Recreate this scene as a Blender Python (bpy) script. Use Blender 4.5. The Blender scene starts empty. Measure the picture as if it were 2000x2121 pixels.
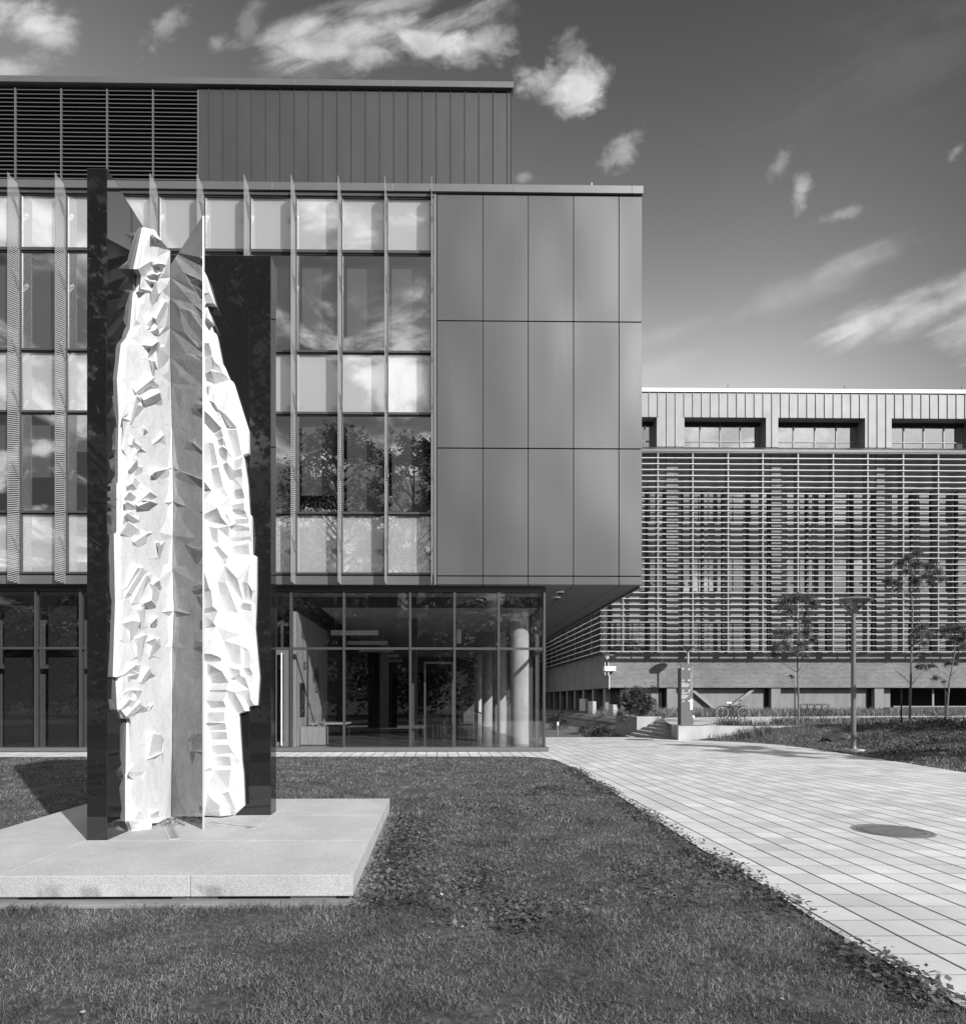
import bpy, math, random
import numpy as np
from mathutils import Vector, Matrix
from mathutils.geometry import delaunay_2d_cdt

S = bpy.context.scene
COL = S.collection
rad = math.radians

# ------------------------------------------------------------------ camera
F, CX, HY, YAW, EYE = 1350.0, 922.7, 1450.0, rad(0.75), 1.6
cd = bpy.data.cameras.new('camera')
cam = bpy.data.objects.new('camera', cd)
COL.objects.link(cam)
cam.location = (0, 0, EYE)
cam.rotation_euler = (rad(90), 0, -YAW)
cd.sensor_fit = 'HORIZONTAL'
cd.sensor_width = 36.0
cd.lens = F / 2000 * 36
cd.shift_x = (1000 - CX) / 2000
cd.shift_y = (HY - 1060.5) / 2000
cd.clip_start = 0.1
cd.clip_end = 3000
S.camera = cam

# ------------------------------------------------------------------ exposure
S.view_settings.view_transform = 'Standard'
S.view_settings.look = 'None'
S.view_settings.gamma = 1
S.view_settings.exposure = 0.25

# ------------------------------------------------------------------ sun
SUN_AZ, SUN_EL = 36.0, 30.5        # degrees right of the direction behind the camera
sl = bpy.data.lights.new('sun', 'SUN')
sl.energy = 4.5
sl.angle = rad(0.5)
sl.color = (1, 1, 1)
sun = bpy.data.objects.new('sun', sl)
COL.objects.link(sun)
sv = Vector((math.sin(rad(SUN_AZ)) * math.cos(rad(SUN_EL)), -math.cos(rad(SUN_AZ)) * math.cos(rad(SUN_EL)), math.sin(rad(SUN_EL))))
sun.rotation_euler = sv.to_track_quat('Z', 'Y').to_euler()
sun.location = (20, -30, 40)


# ------------------------------------------------------------------ node helper
class NT:
    def __init__(s, nt):
        s.nt = nt
        s.N = nt.nodes
        s.L = nt.links

    def n(s, typ, **kw):
        nd = s.N.new(typ)
        for k, v in kw.items():
            setattr(nd, k, v)
        return nd

    def put(s, nd, idx, v):
        if isinstance(v, bpy.types.NodeSocket):
            s.L.new(v, nd.inputs[idx])
        elif v is not None:
            nd.inputs[idx].default_value = v

    def m(s, op, a, b=None, c=None, clamp=False):
        nd = s.n('ShaderNodeMath', operation=op, use_clamp=clamp)
        s.put(nd, 0, a)
        if b is not None: s.put(nd, 1, b)
        if c is not None: s.put(nd, 2, c)
        return nd.outputs[0]

    def ramp(s, v, a, b, lo=0.0, hi=1.0, smooth=True):
        nd = s.n('ShaderNodeMapRange', interpolation_type='SMOOTHSTEP' if smooth else 'LINEAR')
        s.put(nd, 0, v); s.put(nd, 1, a); s.put(nd, 2, b); s.put(nd, 3, lo); s.put(nd, 4, hi)
        return nd.outputs[0]

    def noise(s, vec, scale, detail=4, rough=.55, dist=0.0):
        nd = s.n('ShaderNodeTexNoise')
        s.put(nd, 'Vector', vec)
        nd.inputs['Scale'].default_value = scale
        nd.inputs['Detail'].default_value = detail
        nd.inputs['Roughness'].default_value = rough
        nd.inputs['Distortion'].default_value = dist
        return nd.outputs[0]

    def xyz(s, x, y, z):
        nd = s.n('ShaderNodeCombineXYZ')
        s.put(nd, 0, x); s.put(nd, 1, y); s.put(nd, 2, z)
        return nd.outputs[0]

    def sep(s, v):
        nd = s.n('ShaderNodeSeparateXYZ')
        s.put(nd, 0, v)
        return nd.outputs

    def vm(s, op, a, b):
        nd = s.n('ShaderNodeVectorMath', operation=op)
        s.put(nd, 0, a); s.put(nd, 1, b)
        return nd.outputs[0]

    def mixf(s, f, a, b):
        nd = s.n('ShaderNodeMix')
        s.put(nd, 0, f); s.put(nd, 2, a); s.put(nd, 3, b)
        return nd.outputs[0]


# ------------------------------------------------------------------ sky
W = bpy.data.worlds.new('World')
S.world = W
W.use_nodes = True
W.node_tree.nodes.clear()
w = NT(W.node_tree)
sky = w.n('ShaderNodeTexSky', sky_type='NISHITA', sun_disc=False)
sky.sun_elevation = rad(SUN_EL)
sky.sun_rotation = rad(180 - SUN_AZ)
sky.air_density = 1.0
sky.dust_density = 1.2
sep = w.n('ShaderNodeSeparateColor')
w.L.new(sky.outputs[0], sep.inputs[0])
# black and white film behind a red-orange filter: mostly the red of the sky
grey = w.m('ADD', w.m('MULTIPLY', sep.outputs[0], .80), w.m('MULTIPLY', sep.outputs[1], .20))
tc = w.n('ShaderNodeTexCoord')
dx, dy, dz = w.sep(tc.outputs['Generated'])[:]
ex_ = w.m('MAXIMUM', w.m('SUBTRACT', dx, .35), 0.0)
E_ = w.m('ADD', w.m('MULTIPLY', w.m('SUBTRACT', dz, .443), -4.9), w.m('MULTIPLY', w.m('SUBTRACT', dx, .325), -.8))
E_ = w.m('ADD', E_, w.m('MULTIPLY', w.m('MULTIPLY', ex_, ex_), -12.0))
E_ = w.m('MINIMUM', E_, .35)
grad = w.m('MULTIPLY', w.m('EXPONENT', E_), 3.4)
grey = w.m('MULTIPLY', grey, w.mixf(w.ramp(dy, -.1, .35), w.ramp(dz, .0, .6, .2, .85), grad))
ay = w.m('MAXIMUM', dy, .05)
u = w.m('DIVIDE', dx, ay)
v = w.m('DIVIDE', dz, ay)
front = w.ramp(dy, .0, .2)
uv = w.xyz(u, v, 0.0)
warp = w.noise(uv, 5.5, 7, .62)
tiny = w.noise(uv, 26, 8, .62, .3)
fine = w.noise(w.vm('MULTIPLY', uv, (1.0, 1.4, 1.0)), 11, 9, .6, .4)
# streaky noise, combed from lower left to upper right
ca, sa = math.cos(rad(24)), math.sin(rad(24))
us = w.m('ADD', w.m('MULTIPLY', u, ca), w.m('MULTIPLY', v, sa))
vs = w.m('SUBTRACT', w.m('MULTIPLY', v, ca), w.m('MULTIPLY', u, sa))
streak = w.noise(w.xyz(w.m('MULTIPLY', us, 3.0), w.m('MULTIPLY', vs, 13.0), 0.0), 1.6, 6, .55, .3)


def blob(px, py, rx, ry, rot, gain, streaky=False, edge=1.0):
    cu, cv = (px - 905) / F, (HY - py) / F
    c_, s_ = math.cos(rad(rot)), math.sin(rad(rot))
    a = w.m('SUBTRACT', u, cu)
    b = w.m('SUBTRACT', v, cv)
    p = w.m('MULTIPLY', w.m('ADD', w.m('MULTIPLY', a, c_), w.m('MULTIPLY', b, s_)), F / rx)
    q = w.m('MULTIPLY', w.m('SUBTRACT', w.m('MULTIPLY', b, c_), w.m('MULTIPLY', a, s_)), F / ry)
    d = w.m('ADD', w.m('MULTIPLY', p, p), w.m('MULTIPLY', q, q))
    nz = streak if streaky else (tiny if rx < 60 else fine)
    d = w.m('ADD', w.m('SQRT', d), w.m('MULTIPLY', w.m('SUBTRACT', nz, .5), -3.4 * edge))
    d = w.m('ADD', d, w.m('MULTIPLY', w.m('SUBTRACT', warp, .5), -2.6 * edge))
    return w.m('MULTIPLY', w.ramp(d, 1.35 if not streaky else 1.7, -.1 if not streaky else -.2), gain)


blobs = [
    (60, 60, 130, 52, 8, 1.0), (105, 90, 62, 40, 0, .8), (5, 150, 60, 34, 20, 1.2), (10, 20, 60, 30, 0, .7),
    (750, 72, 165, 48, 12, 1.1, True), (720, 108, 160, 30, -4, .9), (880, 90, 150, 44, -6, 1.1), (600, 110, 70, 20, 10, .5), (985, 90, 62, 30, 10, .8),
    (800, 12, 100, 30, 10, .7, True), (760, 60, 150, 36, 12, .9),
    (1200, 178, 72, 42, 22, 1.1), (1128, 168, 40, 50, 75, .6), (1185, 110, 55, 26, 70, .32), (1200, 222, 40, 22, 8, .8),
    (1292, 300, 52, 26, 48, .5), (350, 65, 56, 26, 42, .5), (455, 95, 34, 16, 25, .4), (515, 55, 58, 20, 62, .25),
    (1668, 380, 34, 15, 74, .6), (1618, 335, 32, 13, 55, .3), (1750, 435, 44, 12, 18, .28), (1085, 365, 16, 9, 10, .3),
    (1990, 300, 30, 13, 40, .4),
    (1790, 535, 110, 22, 22, .4, True), (1700, 580, 170, 30, 22, .22, True),
    (1960, 625, 200, 36, 17, 1.0, True), (2060, 640, 120, 50, 10, 1.0, True),
    (1400, 680, 80, 16, 18, .25, True), (1370, 760, 90, 16, 18, .18, True), (1900, 110, 220, 80, 20, .05, True),
]
dens = None
for b_ in blobs:
    px, py, rx, ry, rot, gain = b_[:6]
    d_ = blob(px, py, rx, ry, rot, gain, len(b_) > 6)
    dens = d_ if dens is None else w.m('MAXIMUM', dens, d_)
dens = w.m('MULTIPLY', dens, front)
# broken cloud over the rest of the sky (behind the camera; what the glass reflects)
zz = w.m('ADD', w.m('MAXIMUM', dz, 0.0), .22)
pl = w.xyz(w.m('DIVIDE', dx, zz), w.m('DIVIDE', dy, zz), 0.0)
bn = w.noise(pl, 4.2, 9, .58, .5)
back = w.m('MULTIPLY', w.ramp(bn, .5, .62), w.m('MULTIPLY', w.ramp(dy, .05, -.25), w.ramp(dz, .02, .2)))
dens = w.m('MAXIMUM', dens, back, clamp=True)
shade = w.ramp(w.noise(uv, 9, 6, .6), .25, .75, 4.6, 8.4)
# the sky brightens towards the left and the horizon, and unseen overhead as added fill light
cloudlum = w.mixf(w.ramp(dy, -.1, .2), w.ramp(bn, .5, .8, 9.0, 17.0), shade)
lum = w.mixf(dens, w.m('MULTIPLY', grey, w.ramp(dz, .74, .92, 1.0, 9.0)), cloudlum)
lum = w.m('MAXIMUM', lum, 0.0)
bg = w.n('ShaderNodeBackground')
cc = w.n('ShaderNodeCombineColor')
for i in range(3):
    w.L.new(lum, cc.inputs[i])
w.L.new(cc.outputs[0], bg.inputs[0])
bg.inputs[1].default_value = 0.085
wo = w.n('ShaderNodeOutputWorld')
w.L.new(bg.outputs[0], wo.inputs[0])


# ------------------------------------------------------------------ geometry helpers
def ray(px, py):
    r = (px - CX) / F
    return Vector((math.sin(YAW) + r * math.cos(YAW), math.cos(YAW) - r * math.sin(YAW), (HY - py) / F))


def P(px, py, Y):
    d = ray(px, py); t = Y / d.y
    return Vector((d.x * t, Y, EYE + d.z * t))


def PX(px, py, X):
    d = ray(px, py); t = X / d.x
    return Vector((X, d.y * t, EYE + d.z * t))


def G(px, py, z=0.0):
    d = ray(px, py); t = (z - EYE) / d.z
    return Vector((d.x * t, d.y * t, z))


def XX(px, Y): return P(px, HY, Y).x
def ZZ(py, px, Y): return P(px, py, Y).z


class MB:
    def __init__(s):
        s.v = []; s.f = []

    def poly(s, pts):
        b = len(s.v)
        s.v += [tuple(p) for p in pts]
        s.f.append(tuple(range(b, b + len(pts))))
        return s

    def box(s, x0, x1, y0, y1, z0, z1):
        if x0 > x1: x0, x1 = x1, x0
        if y0 > y1: y0, y1 = y1, y0
        if z0 > z1: z0, z1 = z1, z0
        b = len(s.v)
        s.v += [(x0, y0, z0), (x1, y0, z0), (x1, y1, z0), (x0, y1, z0), (x0, y0, z1), (x1, y0, z1), (x1, y1, z1), (x0, y1, z1)]
        for q in ((0, 3, 2, 1), (4, 5, 6, 7), (0, 1, 5, 4), (1, 2, 6, 5), (2, 3, 7, 6), (3, 0, 4, 7)):
            s.f.append(tuple(b + i for i in q))
        return s

    def prism(s, pts, d):
        """polygon pts extruded by vector d"""
        b = len(s.v); n = len(pts); d = Vector(d)
        s.v += [tuple(p) for p in pts] + [tuple(Vector(p) + d) for p in pts]
        s.f.append(tuple(b + i for i in range(n)))
        s.f.append(tuple(b + n + i for i in reversed(range(n))))
        for i in range(n):
            j = (i + 1) % n
            s.f.append((b + j, b + i, b + n + i, b + n + j))
        return s

    def tube(s, pts, radii, seg=8, cap=True):
        pts = [Vector(p) for p in pts]
        if not hasattr(radii, '__len__'): radii = [radii] * len(pts)
        b = len(s.v)
        prev = None
        for i, p in enumerate(pts):
            if i == 0: t = pts[1] - p
            elif i == len(pts) - 1: t = p - pts[-2]
            else: t = pts[i + 1] - pts[i - 1]
            t.normalize()
            if prev is None:
                a = Vector((1, 0, 0)) if abs(t.x) < .8 else Vector((0, 1, 0))
            else:
                a = prev
            a = (a - t * a.dot(t)).normalized()
            prev = a
            c = t.cross(a)
            for k in range(seg):
                an = 2 * math.pi * k / seg
                s.v.append(tuple(p + (a * math.cos(an) + c * math.sin(an)) * radii[i]))
        for i in range(len(pts) - 1):
            for k in range(seg):
                k2 = (k + 1) % seg
                s.f.append((b + i * seg + k, b + i * seg + k2, b + (i + 1) * seg + k2, b + (i + 1) * seg + k))
        if cap:
            s.f.append(tuple(b + k for k in reversed(range(seg))))
            s.f.append(tuple(b + (len(pts) - 1) * seg + k for k in range(seg)))
        return s

    def lathe(s, prof, c=(0, 0, 0), seg=24):
        b = len(s.v)
        for r, z in prof:
            for k in range(seg):
                a = 2 * math.pi * k / seg
                s.v.append((c[0] + r * math.cos(a), c[1] + r * math.sin(a), c[2] + z))
        for i in range(len(prof) - 1):
            for k in range(seg):
                k2 = (k + 1) % seg
                s.f.append((b + i * seg + k, b + i * seg + k2, b + (i + 1) * seg + k2, b + (i + 1) * seg + k))
        return s

    def obj(s, name, mat, parent=None, smooth=False, bevel=0):
        me = bpy.data.meshes.new(name)
        me.from_pydata(s.v, [], s.f)
        me.update()
        if smooth:
            me.shade_smooth()
            try: me.set_sharp_from_angle(angle=rad(40))
            except Exception: pass
        o = bpy.data.objects.new(name, me)
        COL.objects.link(o)
        if mat: me.materials.append(mat)
        if parent: o.parent = parent
        if bevel:
            m_ = o.modifiers.new('bevel', 'BEVEL'); m_.width = bevel; m_.segments = 2; m_.limit_method = 'ANGLE'
        return o


def tag(o, label=None, cat=None, group=None, kind=None):
    if label: o['label'] = label
    if cat: o['category'] = cat
    if group: o['group'] = group
    if kind: o['kind'] = kind
    return o


def thing(name, label, cat, loc=(0, 0, 0), group=None):
    o = bpy.data.objects.new(name, None)
    COL.objects.link(o)
    o.location = loc
    o.empty_display_size = .1
    return tag(o, label, cat, group)


def here(root, *objs):
    """children modelled in world coordinates are kept in place under a moved root"""
    for c in root.children:
        c.matrix_parent_inverse = Matrix.Translation(-Vector(root.location))
    return root


def copy_tree(o, parent=None):
    c = o.copy(); COL.objects.link(c); c.parent = parent
    if parent is not None: c.matrix_parent_inverse = o.matrix_parent_inverse.copy()
    for ch in [x for x in bpy.data.objects if x.parent == o and x != c]:
        copy_tree(ch, c)
    return c


# ------------------------------------------------------------------ materials
def mat(name, g=.5, rough=.6, var=0.0, vscale=3.0, bump=0.0, bscale=30.0, metal=0.0, spec=.5, fn=None, stretch=None, coat=0.0):
    m_ = bpy.data.materials.new(name)
    m_.use_nodes = True
    t = NT(m_.node_tree)
    bs = t.N['Principled BSDF']
    bs.inputs['Roughness'].default_value = rough
    bs.inputs['Metallic'].default_value = metal
    bs.inputs['Specular IOR Level'].default_value = spec
    bs.inputs['Coat Weight'].default_value = coat
    c_ = t.n('ShaderNodeTexCoord').outputs['Object']
    if stretch: c_ = t.vm('MULTIPLY', c_, stretch)
    val = g
    if var:
        n_ = t.noise(c_, vscale, 6, .6)
        val = t.m('MULTIPLY', t.ramp(n_, .25, .75, 1 - var, 1 + var, False), g)
    if fn:
        val = fn(t, c_, val, bs)
    if isinstance(val, float):
        bs.inputs['Base Color'].default_value = (val, val, val, 1)
    elif val is not None:
        q = t.n('ShaderNodeCombineColor')
        for i in range(3): t.L.new(val, q.inputs[i])
        t.L.new(q.outputs[0], bs.inputs['Base Color'])
    if bump:
        bp = t.n('ShaderNodeBump')
        bp.inputs['Strength'].default_value = bump
        bp.inputs['Distance'].default_value = .02
        t.L.new(t.noise(c_, bscale, 6, .6), bp.inputs['Height'])
        t.L.new(bp.outputs[0], bs.inputs['Normal'])
    return m_


def f_paver(t, c, val, bs):
    x, y, z = t.sep(c)[:]
    # slight wobble of the joints
    wob = t.m('MULTIPLY', t.m('SUBTRACT', t.noise(c, 1.3, 2), .5), .02)
    x = t.m('ADD', x, wob)
    y = t.m('ADD', y, wob)
    P_ = .312
    fx = t.m('FRACT', t.m('DIVIDE', x, P_)); fy = t.m('FRACT', t.m('DIVIDE', y, P_))
    ex = t.m('MINIMUM', fx, t.m('SUBTRACT', 1.0, fx))
    ey = t.m('MINIMUM', fy, t.m('SUBTRACT', 1.0, fy))
    ix = t.m('FLOOR', t.m('DIVIDE', x, P_)); iy = t.m('FLOOR', t.m('DIVIDE', y, P_))
    wn = t.n('ShaderNodeTexWhiteNoise', noise_dimensions='2D')
    t.L.new(t.xyz(ix, iy, 0.0), wn.inputs['Vector'])
    tone = t.ramp(wn.outputs[0], 0, 1, .83, 1.1, False)
    jn = t.noise(c, 9, 3)
    jx = t.ramp(t.m('ADD', ex, t.m('MULTIPLY', t.m('SUBTRACT', jn, .5), .02)), .026, .044)
    jy = t.ramp(t.m('ADD', ey, t.m('MULTIPLY', t.m('SUBTRACT', jn, .5), .03)), .006, .024, .30, 1.0)
    dirt = t.m('MULTIPLY', t.ramp(t.noise(c, .8, 7, .65), .3, .7, .82, 1.07), t.ramp(t.noise(c, 5.5, 6, .7), .56, .74, 1.0, .80))
    spk = t.ramp(t.noise(c, 240, 2, .5), .3, .7, .9, 1.08)
    val = t.m('MULTIPLY', t.m('MULTIPLY', t.m('MULTIPLY', val, tone), dirt), spk)
    val = t.m('MULTIPLY', val, jy)
    return t.mixf(jx, .05, val)


def f_brick(t, c, val, bs):
    x, y, z = t.sep(c)[:]
    b = t.n('ShaderNodeTexBrick')
    t.L.new(t.xyz(t.m('ADD', x, y), z, 0.0), b.inputs['Vector'])
    b.inputs['Color1'].default_value = (.12, .12, .12, 1)
    b.inputs['Color2'].default_value = (.19, .19, .19, 1)
    b.inputs['Mortar'].default_value = (.29, .29, .29, 1)
    b.inputs['Scale'].default_value = 1.0
    b.inputs['Mortar Size'].default_value = .013
    b.inputs['Brick Width'].default_value = .32
    b.inputs['Row Height'].default_value = .095
    s_ = t.n('ShaderNodeSeparateColor')
    t.L.new(b.outputs[0], s_.inputs[0])
    return t.m('MULTIPLY', s_.outputs[0], t.ramp(t.noise(c, .7, 5), .3, .7, .85, 1.12))


def f_speck(lo, hi, sc, amt, spark=0.0):
    def fn(t, c, val, bs):
        n1 = t.noise(c, sc, 3, .7)
        r = t.ramp(n1, .38, .62, lo, hi)
        val = t.m('MULTIPLY', val, r)
        if spark:
            vo = t.n('ShaderNodeTexVoronoi')
            t.L.new(c, vo.inputs['Vector'])
            vo.inputs['Scale'].default_value = 42.0
            sc_ = t.n('ShaderNodeSeparateColor'); t.L.new(vo.outputs['Color'], sc_.inputs[0])
            dot = t.m('MULTIPLY', t.ramp(vo.outputs['Distance'], .16, .08), t.ramp(sc_.outputs[0], .80, .96))
            val = t.mixf(dot, val, spark)
        return val
    return fn


def f_marble(t, c, val, bs):
    n1 = t.noise(t.vm('MULTIPLY', c, (1.0, 1.0, .6)), 2.2, 7, .6, 1.6)
    vein = t.ramp(t.m('ABSOLUTE', t.m('SUBTRACT', n1, .5)), .0, .045, .90, 1.0)
    n2 = t.noise(c, 1.1, 5, .6)
    pit = t.noise(c, 26, 3, .7)
    pits = t.ramp(pit, .66, .73, 1.0, .5)
    gate = t.ramp(t.noise(c, 1.7, 2), .5, .62)
    pits = t.mixf(gate, 1.0, pits)
    val = t.m('MULTIPLY', t.m('MULTIPLY', val, vein), t.ramp(n2, .3, .7, .93, 1.03))
    return t.m('MULTIPLY', val, pits)


def f_plinth(t, c, val, bs):
    n1 = t.noise(c, 120, 3, .7)
    r = t.ramp(n1, .38, .62, .78, 1.14)
    x, y, z = t.sep(c)[:]
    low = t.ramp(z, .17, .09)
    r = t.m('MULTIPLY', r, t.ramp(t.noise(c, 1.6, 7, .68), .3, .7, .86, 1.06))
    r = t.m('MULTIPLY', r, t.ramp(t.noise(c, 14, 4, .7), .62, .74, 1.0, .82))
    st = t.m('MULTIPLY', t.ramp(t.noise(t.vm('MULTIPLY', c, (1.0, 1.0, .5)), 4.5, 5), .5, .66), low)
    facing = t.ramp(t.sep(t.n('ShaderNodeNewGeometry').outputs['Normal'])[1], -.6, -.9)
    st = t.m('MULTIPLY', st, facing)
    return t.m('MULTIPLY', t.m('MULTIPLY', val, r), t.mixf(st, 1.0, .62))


def f_concrete(t, c, val, bs):
    a = t.ramp(t.noise(t.vm('MULTIPLY', c, (1.2, 1.2, .35)), 2.0, 6, .6), .3, .7, .86, 1.1)
    p = t.ramp(t.noise(c, 34, 3, .7), .66, .74, 1.0, .7)
    return t.m('MULTIPLY', t.m('MULTIPLY', val, a), p)


def f_wood(t, c, val, bs):
    x, y, z = t.sep(c)[:]
    k = t.m('FLOOR', t.m('DIVIDE', y, .14))
    wn = t.n('ShaderNodeTexWhiteNoise', noise_dimensions='1D')
    t.L.new(k, wn.inputs['W'])
    a = t.ramp(wn.outputs[0], 0, 1, .88, 1.1, False)
    b = t.ramp(t.noise(t.vm('MULTIPLY', c, (9.0, 9.0, .7)), 2, 5), .3, .7, .88, 1.08)
    return t.m('MULTIPLY', t.m('MULTIPLY', val, a), b)


def f_panel(t, c, val, bs):
    # thin sheet: the faces bow a little, so the sky they mirror swims
    bp = t.n('ShaderNodeBump')
    bp.inputs['Strength'].default_value = .9
    bp.inputs['Distance'].default_value = .07
    t.L.new(t.noise(t.vm('MULTIPLY', c, (.62, 1.0, .34)), 1.0, 0, .4), bp.inputs['Height'])
    t.L.new(bp.outputs[0], bs.inputs['Normal'])
    st = t.ramp(t.noise(t.vm('MULTIPLY', c, (7.0, 7.0, .35)), 1.0, 5, .6), .3, .7, .97, 1.02)
    return t.m('MULTIPLY', t.m('MULTIPLY', val, st), t.ramp(t.noise(c, 160, 2), .3, .7, .95, 1.05))


def f_grass(t, c, val, bs):
    a = t.ramp(t.noise(c, .55, 5, .6), .32, .68, .75, 1.3)
    b = t.ramp(t.noise(c, 14, 5, .75), .3, .7, .45, 1.6)
    return t.m('MULTIPLY', t.m('MULTIPLY', val, a), b)


M = {}
M['paver'] = mat('concrete_paver', .60, .85, fn=f_paver, bump=.12, bscale=90)
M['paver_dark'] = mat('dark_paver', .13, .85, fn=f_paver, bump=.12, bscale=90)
M['brick'] = mat('brick', .3, .9, fn=f_brick, bump=.2, bscale=20)
M['granite'] = mat('black_granite', .012, .025, fn=f_speck(.6, 1.6, 200, .4, .24), spec=.95)
M['granite_edge'] = mat('granite_edge', .10, .3)
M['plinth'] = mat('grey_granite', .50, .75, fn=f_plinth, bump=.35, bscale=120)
M['marble'] = mat('white_marble', .76, .5, fn=f_marble, bump=.28, bscale=34, spec=.35)
M['mirror'] = mat('polished_steel', .19, .03, metal=1.0, var=.3, vscale=5)
M['steel_edge'] = mat('steel_edge', .62, .35, metal=.5)
M['steel'] = mat('brushed_steel', .55, .3, metal=.9, var=.1, vscale=20)
M['panel'] = mat('anodised_panel', .095, .45, metal=.35, fn=f_panel)
M['coping'] = mat('metal_coping', .17, .38, metal=.4, var=.08, vscale=1.2)
M['cladding'] = mat('dark_standing_seam', .056, .5, metal=.15, var=.14, vscale=1.4, bump=.1, bscale=5, stretch=(1, 1, .25))
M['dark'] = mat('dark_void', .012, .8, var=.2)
M['louver'] = mat('louver_blade', .10, .5, metal=.2, var=.08)
M['mullion'] = mat('mullion', .085, .42, metal=.4, var=.06)
M['mullion_light'] = mat('aluminium_mullion', .18, .4, metal=.4, var=.06)
M['spandrel'] = mat('spandrel_panel', .85, .4, var=.04, vscale=.7)
M['blind'] = mat('roller_blind', .15, .9, var=.05, vscale=2)
M['blind_dark'] = mat('dark_roller_blind', .016, .9, var=.1, vscale=2)
M['added_blind'] = mat('added_pale_blind', .5, .9, var=.06, vscale=2)
M['room'] = mat('room_wall', .10, .9, var=.1)
M['roomfloor'] = mat('lobby_floor', .14, .18, var=.12, vscale=2)
M['ceiling'] = mat('ceiling', .34, .9, var=.05)
M['wood'] = mat('pale_wood', .46, .5, fn=f_wood)
M['concrete'] = mat('concrete', .46, .85, fn=f_concrete, bump=.15)
M['column'] = mat('column_concrete', .60, .8, fn=f_concrete, bump=.1)
M['iron_dark'] = mat('cast_iron_recess', .06, .7, var=.3, vscale=9)
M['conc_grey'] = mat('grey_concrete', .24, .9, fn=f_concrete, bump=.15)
M['slat'] = mat('white_slat', .50, .45, metal=.1)
M['strut'] = mat('slat_strut', .20, .5, metal=.2)
M['zinc'] = mat('pale_zinc', .27, .55, metal=.1, var=.16, vscale=1.6, stretch=(1, 1, .5))
M['white'] = mat('white_paint', .85, .5, var=.03)
M['farpanel'] = mat('infill_panel', .18, .5, var=.05)
M['post'] = mat('lamp_post_paint', .16, .45, metal=.2, var=.08)
M['pale_post'] = mat('galvanised_post', .45, .5, metal=.2)
M['iron'] = mat('cast_iron', .19, .65, var=.25, vscale=8, bump=.3, bscale=40)
M['black'] = mat('black_metal', .03, .5, var=.1)
M['sign'] = mat('sign_panel', .12, .5, var=.05)
M['sign_side'] = mat('sign_side', .06, .5, var=.05)
M['sign_dark'] = mat('sign_lettering_dark', .03, .6)
M['sign_mid'] = mat('sign_strip', .24, .5)
M['rubber'] = mat('tyre_rubber', .03, .7)
M['bark'] = mat('bark', .16, .9, var=.3, vscale=12, bump=.5, bscale=30, stretch=(1, 1, .3))
M['bark_dark'] = mat('dark_bark', .05, .9, var=.3, vscale=8, bump=.6, bscale=14, stretch=(1, 1, .3))
M['grass_ground'] = mat('grass_ground', .06, .95, fn=f_grass, bump=.9, bscale=22)
M['rock'] = mat('dark_rock', .035, .9, var=.4, vscale=6, bump=.6, bscale=12)
M['soil'] = mat('soil', .16, .95, var=.35, vscale=6, bump=.5, bscale=20)
M['lamp_lens'] = mat('lamp_lens', .30, .25, spec=.6)
M['bulb'] = mat('lamp_diffuser', .75, .4)


def leafmat(name, g, var, trans=.35):
    m_ = bpy.data.materials.new(name)
    m_.use_nodes = True
    t = NT(m_.node_tree)
    t.N.clear()
    gi = t.n('ShaderNodeNewGeometry')
    vv = t.ramp(gi.outputs['Random Per Island'], 0, 1, g * (1 - var), g * (1 + var), False)
    c_ = t.n('ShaderNodeTexCoord').outputs['Object']
    vv = t.m('MULTIPLY', vv, t.ramp(t.noise(c_, 1.7, 5, .6), .32, .68, .62, 1.38))
    q = t.n('ShaderNodeCombineColor')
    for i in range(3): t.L.new(vv, q.inputs[i])
    d_ = t.n('ShaderNodeBsdfPrincipled')
    d_.inputs['Roughness'].default_value = .5
    d_.inputs['Specular IOR Level'].default_value = .35
    t.L.new(q.outputs[0], d_.inputs['Base Color'])
    tr = t.n('ShaderNodeBsdfTranslucent')
    t.L.new(q.outputs[0], tr.inputs[0])
    mx = t.n('ShaderNodeMixShader'); mx.inputs[0].default_value = trans
    t.L.new(d_.outputs[0], mx.inputs[1]); t.L.new(tr.outputs[0], mx.inputs[2])
    o_ = t.n('ShaderNodeOutputMaterial'); t.L.new(mx.outputs[0], o_.inputs[0])
    return m_


M['blade'] = leafmat('grass_blade', .195, .8, .3)
M['clover'] = leafmat('clover_leaf', .13, .4, .3)
M['dead'] = leafmat('dead_leaf', .42, .3, .1)
M['leaf'] = leafmat('young_leaf', .155, .6, .35)
M['leaf_dark'] = leafmat('dark_leaf', .05, .45, .3)
M['shrub'] = leafmat('shrub_leaf', .11, .45, .3)


def schlick(t, r0):
    g_ = t.n('ShaderNodeNewGeometry')
    dt = t.n('ShaderNodeVectorMath', operation='DOT_PRODUCT')
    t.L.new(g_.outputs['Normal'], dt.inputs[0]); t.L.new(g_.outputs['Incoming'], dt.inputs[1])
    c_ = t.m('SUBTRACT', 1.0, t.m('ABSOLUTE', dt.outputs['Value']), clamp=True)
    return t.m('ADD', t.m('MULTIPLY', t.m('POWER', c_, 5.0), 1 - r0), r0, clamp=True)


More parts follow.
